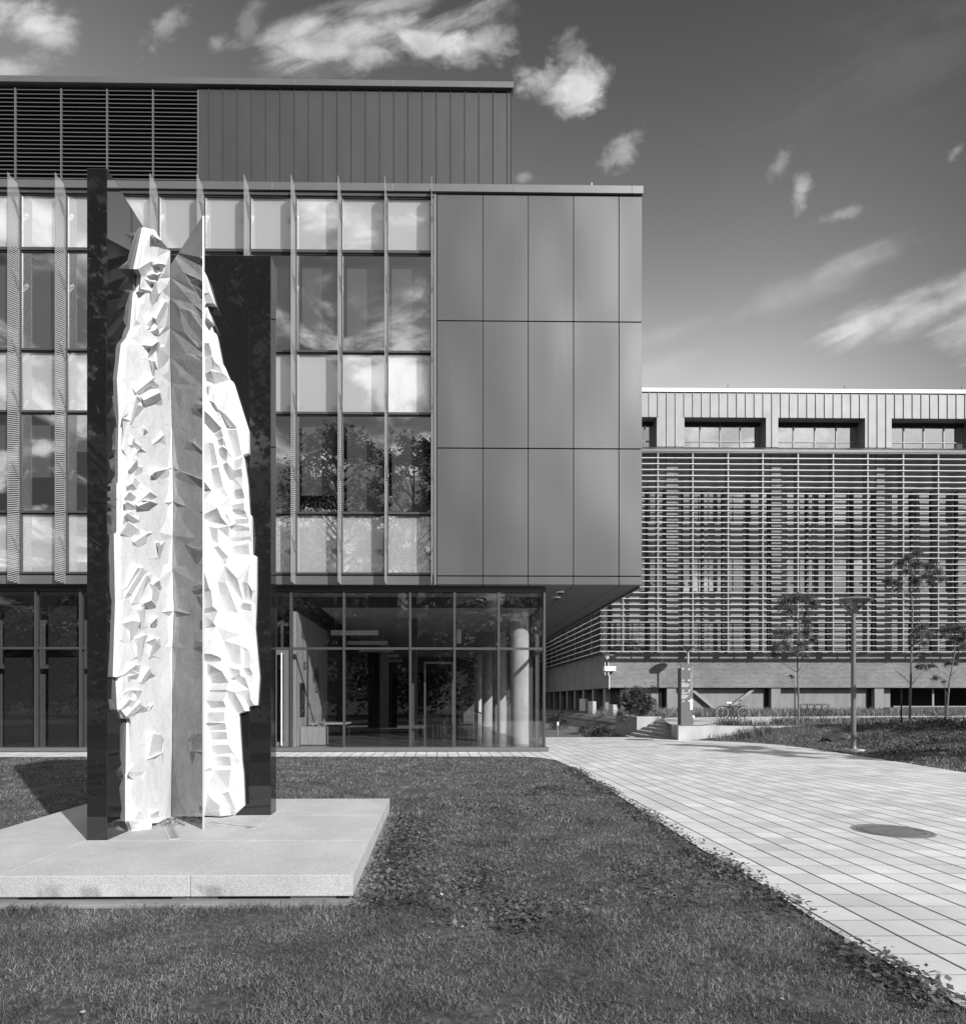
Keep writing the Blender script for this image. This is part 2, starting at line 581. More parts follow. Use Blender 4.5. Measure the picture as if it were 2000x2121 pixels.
def glassmat(name, tint, refl, rough=0.0, wav=0.0, ior=1.5):
    """window glass: a clear tinted sheet with mirror reflection growing at grazing angles"""
    m_ = bpy.data.materials.new(name)
    m_.use_nodes = True
    t = NT(m_.node_tree); t.N.clear()
    gl = t.n('ShaderNodeBsdfGlossy'); gl.inputs['Roughness'].default_value = rough
    gl.inputs['Color'].default_value = (.95, .95, .95, 1)
    tr = t.n('ShaderNodeBsdfTransparent'); tr.inputs[0].default_value = (tint, tint, tint, 1)
    f_ = schlick(t, refl)
    if wav:
        bp = t.n('ShaderNodeBump'); bp.inputs['Strength'].default_value = wav; bp.inputs['Distance'].default_value = .02
        c_ = t.n('ShaderNodeTexCoord').outputs['Object']
        t.L.new(t.noise(c_, .9, 1.0), bp.inputs['Height'])
        t.L.new(bp.outputs[0], gl.inputs['Normal'])
    mx = t.n('ShaderNodeMixShader')
    t.L.new(f_, mx.inputs[0]); t.L.new(tr.outputs[0], mx.inputs[1]); t.L.new(gl.outputs[0], mx.inputs[2])
    o_ = t.n('ShaderNodeOutputMaterial'); t.L.new(mx.outputs[0], o_.inputs[0])
    return m_


M['glass'] = glassmat('window_glass', .95, .27, 0, .012)
M['glass_lobby'] = glassmat('lobby_glass', .89, .07, 0, .02)
M['glass_lamp'] = glassmat('lamp_glass', .62, .06, 0.05)
M['glass_far'] = glassmat('far_window_glass', .75, .44, .01, .25)


def finmat():
    """glass fin printed with slanting ceramic lines"""
    m_ = bpy.data.materials.new('fritted_glass')
    m_.use_nodes = True
    t = NT(m_.node_tree); t.N.clear()
    c_ = t.n('ShaderNodeTexCoord').outputs['Object']
    x, y, z = t.sep(c_)[:]
    s_ = t.m('FRACT', t.m('DIVIDE', t.m('ADD', z, t.m('MULTIPLY', y, -.35)), .064))
    line = t.ramp(s_, .58, .68)
    gl = t.n('ShaderNodeBsdfGlossy'); gl.inputs['Roughness'].default_value = .02
    tr = t.n('ShaderNodeBsdfTransparent'); tr.inputs[0].default_value = (.88, .88, .88, 1)
    df = t.n('ShaderNodeBsdfDiffuse'); df.inputs[0].default_value = (.62, .62, .62, 1)
    tl = t.n('ShaderNodeBsdfTranslucent'); tl.inputs[0].default_value = (.62, .62, .62, 1)
    m0 = t.n('ShaderNodeMixShader'); m0.inputs[0].default_value = .4
    t.L.new(df.outputs[0], m0.inputs[1]); t.L.new(tl.outputs[0], m0.inputs[2])
    m1 = t.n('ShaderNodeMixShader')
    t.L.new(schlick(t, .04), m1.inputs[0]); t.L.new(tr.outputs[0], m1.inputs[1]); t.L.new(gl.outputs[0], m1.inputs[2])
    m2 = t.n('ShaderNodeMixShader')
    t.L.new(line, m2.inputs[0]); t.L.new(m1.outputs[0], m2.inputs[1]); t.L.new(m0.outputs[0], m2.inputs[2])
    o_ = t.n('ShaderNodeOutputMaterial'); t.L.new(m2.outputs[0], o_.inputs[0])
    return m_


M['fin'] = finmat()

rng = np.random.default_rng(7)
random.seed(11)

# ================================================================== NEAR BUILDING
YF = 20.0
nb = thing('science_building', 'dark metal and glass building with glass fins and an overhanging upper box, behind the sculpture', 'building', (0, YF, 0))
ROWS = [(411.8, 520, 'pale'), (529.5, 727.6, 'clear'), (734.5, 855, 'pale'), (862.5, 1061, 'clear'), (1068.5, 1186.5, 'pale')]
zr = [(ZZ(b, 895, YF), ZZ(a, 895, YF), k) for a, b, k in ROWS]
z_soff = ZZ(1211.5, 900, YF)
z_cop0, z_cop1 = ZZ(401, 900, YF), ZZ(384.5, 900, YF)
X0 = XX(895, YF); MODW = 1.393; NCOL = 14
XL = X0 - MODW * NCOL
XR = XX(1329, YF)

# window columns
for k in range(NCOL):
    xr_ = X0 - MODW * k - .045
    xl_ = X0 - MODW * (k + 1) + .045
    for r, (zb, zt, kind) in enumerate(zr):
        w_ = MB().box(xl_, xr_, YF + .02, YF + .035, zb, zt).obj('window', M['glass'], nb)
        if kind == 'pale':
            MB().box(xl_, xr_, YF + .075, YF + .10, zb - .02, zt + .02).obj('spandrel_panel', M['spandrel'], w_)
        else:
            h = zt - zb
            drop = random.choice([.55, .82, .9, 1.0, 1.0, .35, .62])
            if k == 2: drop = .80
            if k == 0: drop = 1.0 if r == 1 else .96
            if k == 1: drop = .86 if r == 1 else 1.0
            MB().box(xl_ + .09, xr_ - .09, YF + .30, YF + .305, zt - h * drop, zt - .12).obj('roller_blind', M['blind'], w_)
# rooms and slabs behind the glass
m_ = MB()
m_.box(XL, X0, YF + 3.0, YF + 3.2, z_soff, z_cop0)
bands = [(z_soff + .01, zr[4][1]), (zr[2][0], zr[2][1]), (zr[0][0], z_cop0)]
for a, b in bands:
    m_.box(XL, X0, YF + .11, YF + 2.99, a, b)
m_.box(XL - .3, XL - .01, YF + .1, YF + 3.2, z_soff, z_cop0)
m_.obj('room_wall', M['room'], nb)
# a sloped bench and a light shelf seen in the rooms
for k in (9, 5, 10):
    xr_ = X0 - MODW * k
    MB().box(xr_ - 1.3, xr_ - .1, YF + .8, YF + 1.3, zr[1][0] + .0, zr[1][0] + .75).obj('desk', M['blind_dark'], nb)
for zz_ in (ZZ(988, 590, YF + .6), ZZ(1025, 590, YF + .6)):
    MB().box(XX(570, YF + .6), XX(612, YF + .6), YF + .5, YF + .8, zz_ - .045, zz_ + .045).obj('shelf', M['white'], nb)
# grid of mullions
m_ = MB()
for k in range(NCOL + 1):
    x = X0 - MODW * k
    m_.box(x - .045, x + .045, YF - .03, YF + .07, zr[4][0], zr[0][1])
hz = [(zr[0][1], z_cop0 - .03), (zr[1][1], zr[0][0]), (zr[2][1], zr[1][0]), (zr[3][1], zr[2][0]), (zr[4][1], zr[3][0]), (zr[4][0] - .1, zr[4][0])]
m_.obj('mullion', M['mullion'], nb)
m_ = MB()
for a, b in hz:
    m_.box(XL, X0 + .045, YF - .035, YF + .068, a + (b - a) * .38, b)
m_.obj('transom', M['mullion'], nb)
m_ = MB()
for a, b in hz:
    m_.box(XL, X0 + .045, YF - .0, YF + .066, a, a + (b - a) * .375)
m_.obj('transom_gasket', M['dark'], nb)
# strip of panels below the windows
m_ = MB()
for k in range(NCOL):
    m_.box(X0 - MODW * (k + 1) + .006, X0 - MODW * k - .006, YF - .02, YF + .05, z_soff, zr[4][0] - .11)
m_.obj('base_panel', M['coping'], nb)

# metal panels of the overhanging box
pxs = [904.5, 999.5, 1093.3, 1187.0, 1281.0, 1328.5]
prow = [(405, 664.5), (666.5, 928), (930, 1192.5), (1194.5, 1211)]
for i in range(5):
    for j, (a, b) in enumerate(prow):
        xa, xb = XX(pxs[i], YF) + .010, XX(pxs[i + 1], YF) - (.010 if i < 4 else 0)
        MB().box(xa, xb, YF - .02 - .0015 * ((i * 3 + j * 5) % 3), YF + .03, ZZ(b, 1000, YF) + (.0 if j == 3 else .002), ZZ(a, 1000, YF)).obj('facade_panel' if j < 3 else 'fascia_panel', M['panel'], nb, bevel=.006)
xs_ = XX(904.5, YF)
MB().box(X0 + .05, xs_ - .012, YF - .03, YF + .05, z_soff, z_cop0 - .03).obj('corner_strip', M['mullion_light'], nb)
# body behind panels, side wall
YB = 45.0
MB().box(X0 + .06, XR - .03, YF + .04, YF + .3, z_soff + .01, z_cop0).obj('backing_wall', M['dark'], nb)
MB().box(XR - .2, XR - .001, YF + .31, YB, z_soff + .01, z_cop0).obj('side_wall', M['coping'], nb)
MB().box(XL, XR - .21, YF + 3.21, YB, z_cop0 - .4, z_cop0 - .02).box(XL, XR - .21, YB - .3, YB - .01, z_soff, z_cop0 - .41).obj('roof', M['coping'], nb)
# coping
m_ = MB()
xa = XL
while xa < XR:
    xb = min(xa + 3.66, XR + .02)
    m_.box(xa + .003, xb - .003, YF - .09, YF + .35, z_cop0 + .01, z_cop1)
    xa = xb
m_.box(XR - .33, XR + .02, YF + .36, YB, z_cop0 + .01, z_cop1)
m_.obj('coping', M['coping'], nb, bevel=.004)
MB().box(XL, XR - .01, YF - .0, YF + .33, z_cop0 - .03, z_cop0 + .009).obj('coping_gap', M['dark'], nb)

# penthouse
YP = 21.6
xpr = XX(1059, YP); xpl = XX(411.7, YP)
zp0 = z_cop1 - .9; zp1 = ZZ(187.5, 1040, YP); zp2 = ZZ(175, 1040, YP)
m_ = MB()
sp = (XX(963, YP) - XX(433, YP)) / 18
x = xpl
edges = [xpl] + [XX(433.3, YP) + sp * k for k in range(0, 22) if XX(433.3, YP) + sp * k < xpr - .1] + [xpr]
for a, b in zip(edges[:-1], edges[1:]):
    m_.box(a + .003, b - .003, YP, YP + .06, zp0, zp1 - .06)
    m_.box(b - .016, b + .002, YP - .030, YP - .0005, zp0, zp1 - .06)
pc = m_.obj('seam_cladding', M['cladding'], nb)
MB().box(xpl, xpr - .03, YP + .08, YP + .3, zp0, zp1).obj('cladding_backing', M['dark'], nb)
m_ = MB(); xa = XL - 1
while xa < xpr:
    xb = min(xa + 3.2, xpr + .05)
    m_.box(xa + .003, xb - .003, YP - .12, YP + .5, zp1, zp2)
    xa = xb
m_.box(xpr - .3, xpr + .05, YP + .51, YB - 3, zp1, zp2)
m_.obj('penthouse_coping', M['coping'], nb, bevel=.004)
MB().box(xpr - .25, xpr, YP + .09, YB - 3, zp0, zp1 - .001).obj('penthouse_side_wall', M['cladding'], nb)
# louvers
lm = MB(); lb = MB()
lv = [XX(p, YP) for p in (317, 222, 127, 32)]
dpl = lv[0] - lv[1]
while lv[-1] > XL: lv.append(lv[-1] - dpl)
for x in lv + [xpl - .02]:
    lm.box(x - .02, x + .02, YP - .03, YP + .05, zp0, zp1 - .12)
lm.obj('louver_mullion', M['mullion_light'], nb)
step = .1385
z = zp1 - .14
while z > zp0:
    lb.poly([(XL - 1, YP + .0, z - .028), (xpl - .05, YP + .0, z - .028), (xpl - .05, YP + .0, z), (XL - 1, YP + .0, z)])
    lb.poly([(XL - 1, YP + .0, z), (xpl - .05, YP + .0, z), (xpl - .05, YP + .10, z + .09), (XL - 1, YP + .10, z + .09)])
    z -= step
lb.obj('louver_blade', M['louver'], nb)
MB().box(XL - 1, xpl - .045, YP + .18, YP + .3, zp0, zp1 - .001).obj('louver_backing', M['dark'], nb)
# thin rods on the roofs
for px, y0, y1 in ((1225, 378, 390),):
    x = XX(px, YF + .1)
    MB().tube([(x, YF + .1, z_cop1), (x, YF + .1, ZZ(y0, px, YF + .1))], .015, 6).obj('roof_rod', M['white'], nb)

# fins
zf0 = P(25, 1202.6, YF - .54).z; zf1 = P(20, 356, YF - .54).z
fin0 = None
brk = [454, 601, 745, 843, 990, 1139]
for k in range(NCOL + 1):
    x = X0 - MODW * k - .015
    if fin0 is None:
        f_ = MB().box(-.006, .006, -.54, -.035, zf0, zf1).obj('sun_fin', M['fin'], nb)
        MB().box(-.008, .008, -.548, -.5405, zf0, zf1).obj('fin_edge', M['zinc'], f_)
        MB().box(-.016, .016, -.034, -.0305, zf0, zf1).obj('fin_edge', M['zinc'], f_)
        for y in brk:
            z0 = ZZ(y, 895, YF)
            b_ = MB()
            pts = [(.012, -.37, z0 + .32), (.012, -.27, z0 + .31), (.012, -.15, z0 + .20), (.012, -.06, z0 + .03), (.012, -.05, z0 - .10), (.012, -.14, z0 - .01), (.012, -.25, z0 + .12), (.012, -.34, z0 + .24)]
            b_.prism(pts, (.02, 0, 0))
            for (yy, zz_) in ((-.29, .24), (-.08, .0)):
                b_.tube([(-.045, yy, z0 + zz_), (.03, yy, z0 + zz_)], .022, 8)
            b_.tube([(.044, -.28, z0 + .23), (.044, -.04, z0 - .02)], .009, 6)
            b_.obj('bracket', M['zinc'], f_)
        fin0 = f_
    else:
        f_ = copy_tree(fin0, nb)
    f_.location = (x, YF, 0)
fin0.location = (X0 - .015, YF, 0)

# soffit panels
m_ = MB()
xs = [XX(p, YF) for p in pxs]
xs = [xs[0] - 1.4 * k for k in range(14, 0, -1)] + xs
for a, b in zip(xs[:-1], xs[1:]):
    y = YF - .0
    while y < YB:
        m_.box(a + .010, b - .010, y + .008, min(y + 3.2, YB) - .008, z_soff - .012, z_soff - .002)
        y += 3.2
m_.obj('soffit_panel', M['panel'], nb)
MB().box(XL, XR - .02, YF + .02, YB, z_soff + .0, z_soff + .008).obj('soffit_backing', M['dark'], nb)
MB().box(XR - .07, XR - .01, YF + .0, YB, z_soff - .075, z_soff - .014).obj('soffit_trim', M['coping'], nb)

# ---------------- ground floor
YG = 20.38
z_tr = ZZ(1344, 900, YG)
sill_r = XX(1136, YF + .05)
MB().box(XL - .5, sill_r, YF + .02, YG + .06, .03, .135).box(XL - .5, sill_r - .03, YF + .05, YG + .05, -.3, .029).obj('sill', M['mullion_light'], nb)
gx = [XX(p, YG) for p in (604, 713, 849.6, 941, 1031.8, 1126)]
gl_left = [XX(78, YG) + 1.372 * k for k in range(-8, 6)]
gl_left = [x for x in gl_left if x < XX(560, YG)]
mv = MB()
for x in gx + gl_left + [XX(570, YG)]:
    mv.box(x - .032, x + .032, YG - .13, YG + .05, .135, z_soff - .02)
xg0, xg1 = gl_left[0], gx[-1]
mv.box(xg0, xg1, YG - .10, YG + .048, z_tr - .035, z_tr + .035)
mv.box(xg0, xg1 + .03, YG - .12, YG + .049, z_soff - .16, z_soff - .021)
mv.obj('storefront_frame', M['mullion'], nb)
allx = gl_left + [XX(570, YG)] + gx
for a, b in zip(allx[:-1], allx[1:]):
    isdoor = abs(a - XX(570, YG)) < .01
    lob = a >= gx[0] - .01
    for z0, z1 in ((.136, z_tr - .036), (z_tr + .036, z_soff - .161)):
        w_ = MB().box(a + .033, b - .033, YG - .01, YG + .005, z0, z1).obj('window', M['glass_lobby'], nb)
        if not lob:
            MB().box(a + .20, b - .06, YG + .22, YG + .225, z0 - .0, z1 - (.42 if z1 > 4 else .18)).obj('roller_blind', M['blind_dark'], w_)
# entrance door half hidden by the sculpture
dx0, dx1 = XX(573, YG - .15), XX(598, YG - .15)
dr = MB().box(dx0 - .5, dx0 + .0, YG - .16, YG - .131, .15, z_tr - .05).box(dx0 + .22, dx1, YG - .16, YG - .131, .15, z_tr - .05).box(dx0, dx0 + .22, YG - .16, YG - .131, .15, .3).box(dx0, dx0 + .22, YG - .16, YG - .131, z_tr - .2, z_tr - .05).obj('door', M['mullion_light'], nb)
hx = XX(583, YG - .25)
MB().tube([(hx, YG - .25, .2), (hx, YG - .25, z_tr - .15)], .022, 8).tube([(hx, YG - .25, .6), (hx, YG - .15, .6)], .012, 6).tube([(hx, YG - .25, 2.6), (hx, YG - .15, 2.6)], .012, 6).obj('handle', M['white'], dr)
# side glazing of the lobby, running back under the overhang
ms = MB(); xw = gx[-1]
ys = [YG + 1.45 * k for k in range(0, 16)]
for y in ys[1:]:
    ms.box(xw - .05, xw + .08, y - .035, y + .035, .1, z_soff - .02)
ms.box(xw - .04, xw + .06, YG + .06, ys[-1], z_tr - .035, z_tr + .035)
ms.box(xw - .05, xw + .07, YG + .06, ys[-1], z_soff - .16, z_soff - .02)
ms.box(xw - .05, xw + .12, YG + .07, ys[-1], -.3, .13)
ms.obj('side_frame', M['mullion_light'], nb)
for a, b in zip(ys[:-1], ys[1:]):
    for z0, z1 in ((.132, z_tr - .037), (z_tr + .037, z_soff - .165)):
        MB().box(xw, xw + .012, a + .06, b - .036, z0, z1).obj('side_window', M['glass_lobby'], nb)

# lobby room
xwl = P(614, 1300, YG + .35).x
YBK = 46.0
MB().box(XL, xw - .06, YG + .07, YBK, -.05, .125).obj('lobby_floor', M['roomfloor'], nb)
zc = 4.60
m_ = MB().box(XX(640, YG) + .2, xw - .06, YG + .9, YBK, zc, zc + .1)
m_.box(XL, xw - .06, YG + .10, YG + .89, zc + .35, zc + .36)
m_.obj('lobby_ceiling', M['ceiling'], nb)
MB().box(XL, xw - .06, YG + .85, YG + .895, zc + .005, z_soff - .02).obj('ceiling_bulkhead', M['room'], nb)
ww = MB().box(xwl - .12, xwl, YG + .3, 26.5, .126, 4.4).obj('wood_wall', M['wood'], nb)
MB().box(xwl + .001, xwl + .03, 21.2, 21.9, 1.05, 2.15).obj('wall_panel', M['black'], ww)
MB().box(xwl + .031, xwl + .05, 21.5, 21.6, 1.5, 1.9).box(xwl + .031, xwl + .05, 21.5, 21.6, 1.2, 1.3).obj('door_opener', M['steel'], ww)
MB().box(xwl + .001, xwl + .04, 23.8, 24.4, 1.9, 2.75).obj('notice_board', M['blind'], ww)
sgn = MB().box(xwl + .001, xwl + .02, 21.75, 22.15, 2.62, 2.88).obj('wall_sign', M['blind'], ww)
MB().tube([(xwl + .022, 21.95, 2.75), (xwl + .03, 21.95, 2.75)], .08, 16).obj('sign_symbol', M['black'], sgn)
MB().box(xwl + .031, xwl + .036, 21.93, 21.97, 2.70, 2.80).obj('sign_mark', M['white'], sgn)
MB().box(XL, xwl - .13, YG + .9, YG + 1.0, .126, z_soff - .03).obj('room_partition', M['room'], nb)
# inner walls
MB().box(-4.6, -4.5, 26.6, 34, .126, zc - .01).box(-4.5, -2.9, 33.9, 34, .126, zc - .01).obj('inner_wall', M['room'], nb)
MB().box(-2.9, -2.5, 33.0, 33.8, .126, zc - .01).obj('stair_screen', M['wood'], nb)
MB().box(-2.48, 1.2, 36.0, 36.2, .126, 3.1).obj('dark_partition', M['blind_dark'], nb)
MB().box(-10, xw - .07, YBK, YBK + .2, .1, z_soff).obj('back_wall', M['room'], nb)
# inner glazed vestibule
vf = MB()
vx0, vx1 = XX(864, 24.0), XX(936, 24.0)
vf.box(vx0 - .25, vx0, 24.0, 24.2, .126, zc - .01)
vf.obj('inner_pier', M['room'], nb)
vf = MB().box(vx0 + .25, vx0 + .31, 23.96, 24.02, .126, 3.0).box(vx1, vx1 + .06, 23.96, 24.02, .126, 3.0).box(vx0 + .31, vx1, 23.965, 24.015, 2.94, 3.0)
idr = vf.obj('inner_door_frame', M['steel'], nb)
MB().box(vx0 + .33, vx1 - .02, 23.985, 23.995, .15, 2.93).obj('inner_door_pane', M['glass_lobby'], idr)
# columns
for i, y in enumerate((21.9, 29.1, 36.3, 43.4)):
    MB().tube([(2.78, y, .126), (2.78, y, z_soff - .03)], .305, 40).obj('column', M['column'], nb, smooth=True)
here(nb)
for o_ in nb.children:
    if o_.name.startswith('sun_fin'):
        pass

# pendant light bars in the lobby
bar0 = None
bars = [(24.0, 'nearest the front glass'), (28.3, 'second from the front glass'), (32.5, 'third from the front glass'), (36.8, 'fourth from the front glass'), (41.0, 'deepest in the room')]
for i, (y, wh) in enumerate(bars):
    if bar0 is None:
        r_ = thing('light_bar', '', 'ceiling lamp')
        MB().box(-.86, .86, -.09, .09, -.085, .085).obj('housing', M['white'], r_, bevel=.01)
        MB().box(-.84, .84, -.07, .07, -.089, -.0855).obj('diffuser', M['bulb'], r_)
        for s in (-1, 1):
            MB().tube([(s * .7, 0, .085), (s * .7, 0, 4.6 - 4.07)], .006, 5).obj('cable', M['steel_edge'], r_)
        bar0 = r_
    else:
        r_ = copy_tree(bar0)
    r_.location = (-3.03, y, 4.07)
    tag(r_, 'white linear light bar hanging in the lobby, ' + wh, 'ceiling lamp', 'light bars in the lobby')
pl_ = P(950, 1318, 23.2)
pn = thing('pendant_lamp', 'small white cylinder lamp hanging behind the lobby glass left of the round column', 'ceiling lamp', (pl_.x, 23.2, pl_.z))
MB().lathe([(.001, -.25), (.085, -.25), (.085, .25), (.001, .25)], seg=20).obj('lamp_shade', M['white'], pn)
MB().tube([(0, 0, .25), (0, 0, 4.6 - pl_.z)], .008, 5).obj('cable', M['steel_edge'], pn)
bn_ = thing('lobby_counter', 'pale wooden counter with a white top against the wood wall in the lobby', 'counter', (xwl + .5, 21.4, .126))
MB().box(-.47, .36, -.2, .2, .02, .60).obj('cabinet', M['wood'], bn_)
MB().box(-.30, .95, .25, 1.5, .66, .70).obj('table_top', M['wood'], bn_)
for sx, sy in ((-.25, .3), (.88, .3), (.88, 1.42), (-.25, 1.42)):
    MB().box(sx - .02, sx + .02, sy - .02, sy + .02, 0, .66).obj('leg', M['black'], bn_)
def chair(x, y, a, label):
    r_ = thing('lobby_chair', label, 'chair', (x, y, .126), 'dark chairs in the lobby')
    r_.rotation_euler.z = a
    MB().box(-.23, .23, -.23, .23, .42, .47).obj('seat', M['black'], r_, bevel=.015)
    MB().box(-.22, .22, .19, .23, .52, .86).obj('backrest', M['black'], r_, bevel=.015)
    for sx in (-.2, .2):
        for sy in (-.2, .2):
            MB().tube([(sx, sy, 0), (sx * .9, sy * .9, .42 if sy < 0 else .84)], .012, 6).obj('leg', M['steel'], r_)
    return r_


for x, y, a, lb in ((-.7, 27.0, .4, 'dark chair in the lobby, leftmost of the four behind the inner door'), (.1, 26.6, 2.6, 'dark chair in the lobby, nearest the glass of the four'), (.5, 28.0, -.6, 'dark chair in the lobby, farthest back of the four'), (1.2, 27.0, 1.2, 'dark chair in the lobby, rightmost of the four by the columns')):
    chair(x, y, a, lb)
tb = thing('lobby_table', 'round dark table between the chairs in the lobby', 'table', (.3, 27.3, .126))
MB().lathe([(.001, .72), (.42, .72), (.42, .69), (.001, .69)], seg=24).obj('table_top', M['roomfloor'], tb)
MB().tube([(0, 0, .02), (0, 0, .69)], .035, 8).lathe([(.001, .0), (.24, .0), (.24, .02), (.001, .03)], seg=16).obj('leg', M['steel'], tb)
rl = thing('handrail', 'steel handrail on posts beside the round columns in the lobby', 'railing', (1.75, 24.5, .126))
MB().tube([(0, 0, .95), (0, 6, .95)], .024, 8).obj('rail', M['steel'], rl)
for k in range(4):
    MB().tube([(0, k * 2.0, 0), (0, k * 2.0, .93)], .02, 8).obj('post', M['steel'], rl)
# dome cameras under the overhang
dc = None
for px, py, Y, wh in ((1160, 1216, 21.0, 'front'), (1153, 1224, 22.1, 'rear')):
    x = XX(px, Y)
    if dc is None:
        dc = thing('dome_camera', '', 'camera')
        MB().lathe([(.001, -.005), (.13, -.005), (.13, -.04), (.10, -.06)], seg=20).obj('base', M['white'], dc)
        MB().lathe([(.095, -.055), (.085, -.10), (.05, -.13), (.001, -.14)], seg=16).obj('dome', M['black'], dc)
        r_ = dc
    else:
        r_ = copy_tree(dc)
    r_.location = (x, Y, z_soff - .014)
    tag(r_, 'round dome camera under the metal overhang, the %s one of the two' % wh, 'camera', 'dome cameras under the overhang')

# ================================================================== PLINTH
ZP = .214
px0, px1, py0, py1 = -4.68, -.665, 5.17, 9.17
pt = thing('plinth', 'low square platform of pale grey granite slabs carrying the sculpture', 'plinth', (px0, py0, 0))
xs = [px0, -3.45, -1.95, px1]; ys = [py0, 6.45, 7.85, py1]
for i in range(3):
    for j in range(3):
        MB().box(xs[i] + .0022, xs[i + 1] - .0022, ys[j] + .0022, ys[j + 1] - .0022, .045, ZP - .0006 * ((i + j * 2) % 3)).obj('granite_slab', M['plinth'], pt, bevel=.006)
MB().box(px0 + .03, px1 - .03, py0 + .03, py1 - .03, .05, ZP - .035).obj('joint_bed', M['soil'], pt)
for x in (-4.3, -3.5, -1.92, -.98):
    for y in (5.22, 6.6, 8.0):
        MB().box(x - .19, x + .17, y, y + .25, .0, .0445).obj('support_block', M['plinth'], pt)
here(pt)
MB().box(px0 - .1, px1 + .13, py0 - .09, py1 + .1, -.1, .012).obj('foundation_slab', M['conc_grey'], None, bevel=.01)
tag(bpy.data.objects['foundation_slab'], 'rough grey footing just showing under the front edge of the granite platform', 'footing')

# ================================================================== SCULPTURE
sc = thing('sculpture', 'tall sculpture of black granite slabs, carved white marble and a mirror blade between them', 'sculpture', (-3.2, 7.4, ZP))
axo = P(180, 1741, 6.43); XA0, XA1 = G(180, 1741, ZP).x, G(221.5, 1741, ZP).x
YA0 = G(200, 1741, ZP).y
YB0 = 7.865; XB1 = XX(561, YB0)
ZT = P(200, 348, YA0).z
YB1 = YB0 + .25
zj = P(200, 1042, YA0).z
for a, b in ((ZP, zj - .002), (zj + .002, ZT)):
    MB().box(XA0, XA1, YA0, YB1, a, b).obj('granite_slab', M['granite'], sc, bevel=.004)
zj2 = P(540, 1110, YB0).z
ztb = P(540, 529, YB0).z
for a, b in ((ZP, zj2 - .002), (zj2 + .002, ztb)):
    MB().box(XA1 + .004, XB1, YB0, YB1, a, b).obj('granite_slab', M['granite'], sc, bevel=.004)
# mirror blade on the diagonal of the corner
mn = G(419.5, 1718, ZP); mf = G(351, 1690, ZP)
dr_ = (mf - mn).normalized(); nr_ = Vector((dr_.y, -dr_.x, 0))  # points towards the right marble
zt_m = P(417, 447, mn.y).z
mf2 = mf + dr_ * .05
MB().prism([mn, mf2, mf2 + Vector((0, 0, zt_m - ZP)), mn + Vector((0, 0, zt_m - ZP))], (nr_ if nr_.x > 0 else -nr_) * .012).obj('mirror_blade', M['mirror'], sc)
e_ = (nr_ if nr_.x > 0 else -nr_)
q0 = mn - dr_ * .0005
MB().prism([q0 - e_ * .002, q0 + e_ * .016, q0 + e_ * .016 - dr_ * .006, q0 - e_ * .002 - dr_ * .006], (0, 0, zt_m - ZP)).obj('blade_edge', M['steel_edge'], sc)

Q = {'1': (.1861, 450), '2': (.1861, 800), '3': (.176, 1140), '4': (.176, 1430)}


def tr(img, pts):
    s_, y0 = Q[img]
    return [(230 + s_ * a, y0 + s_ * b) for a, b in pts]


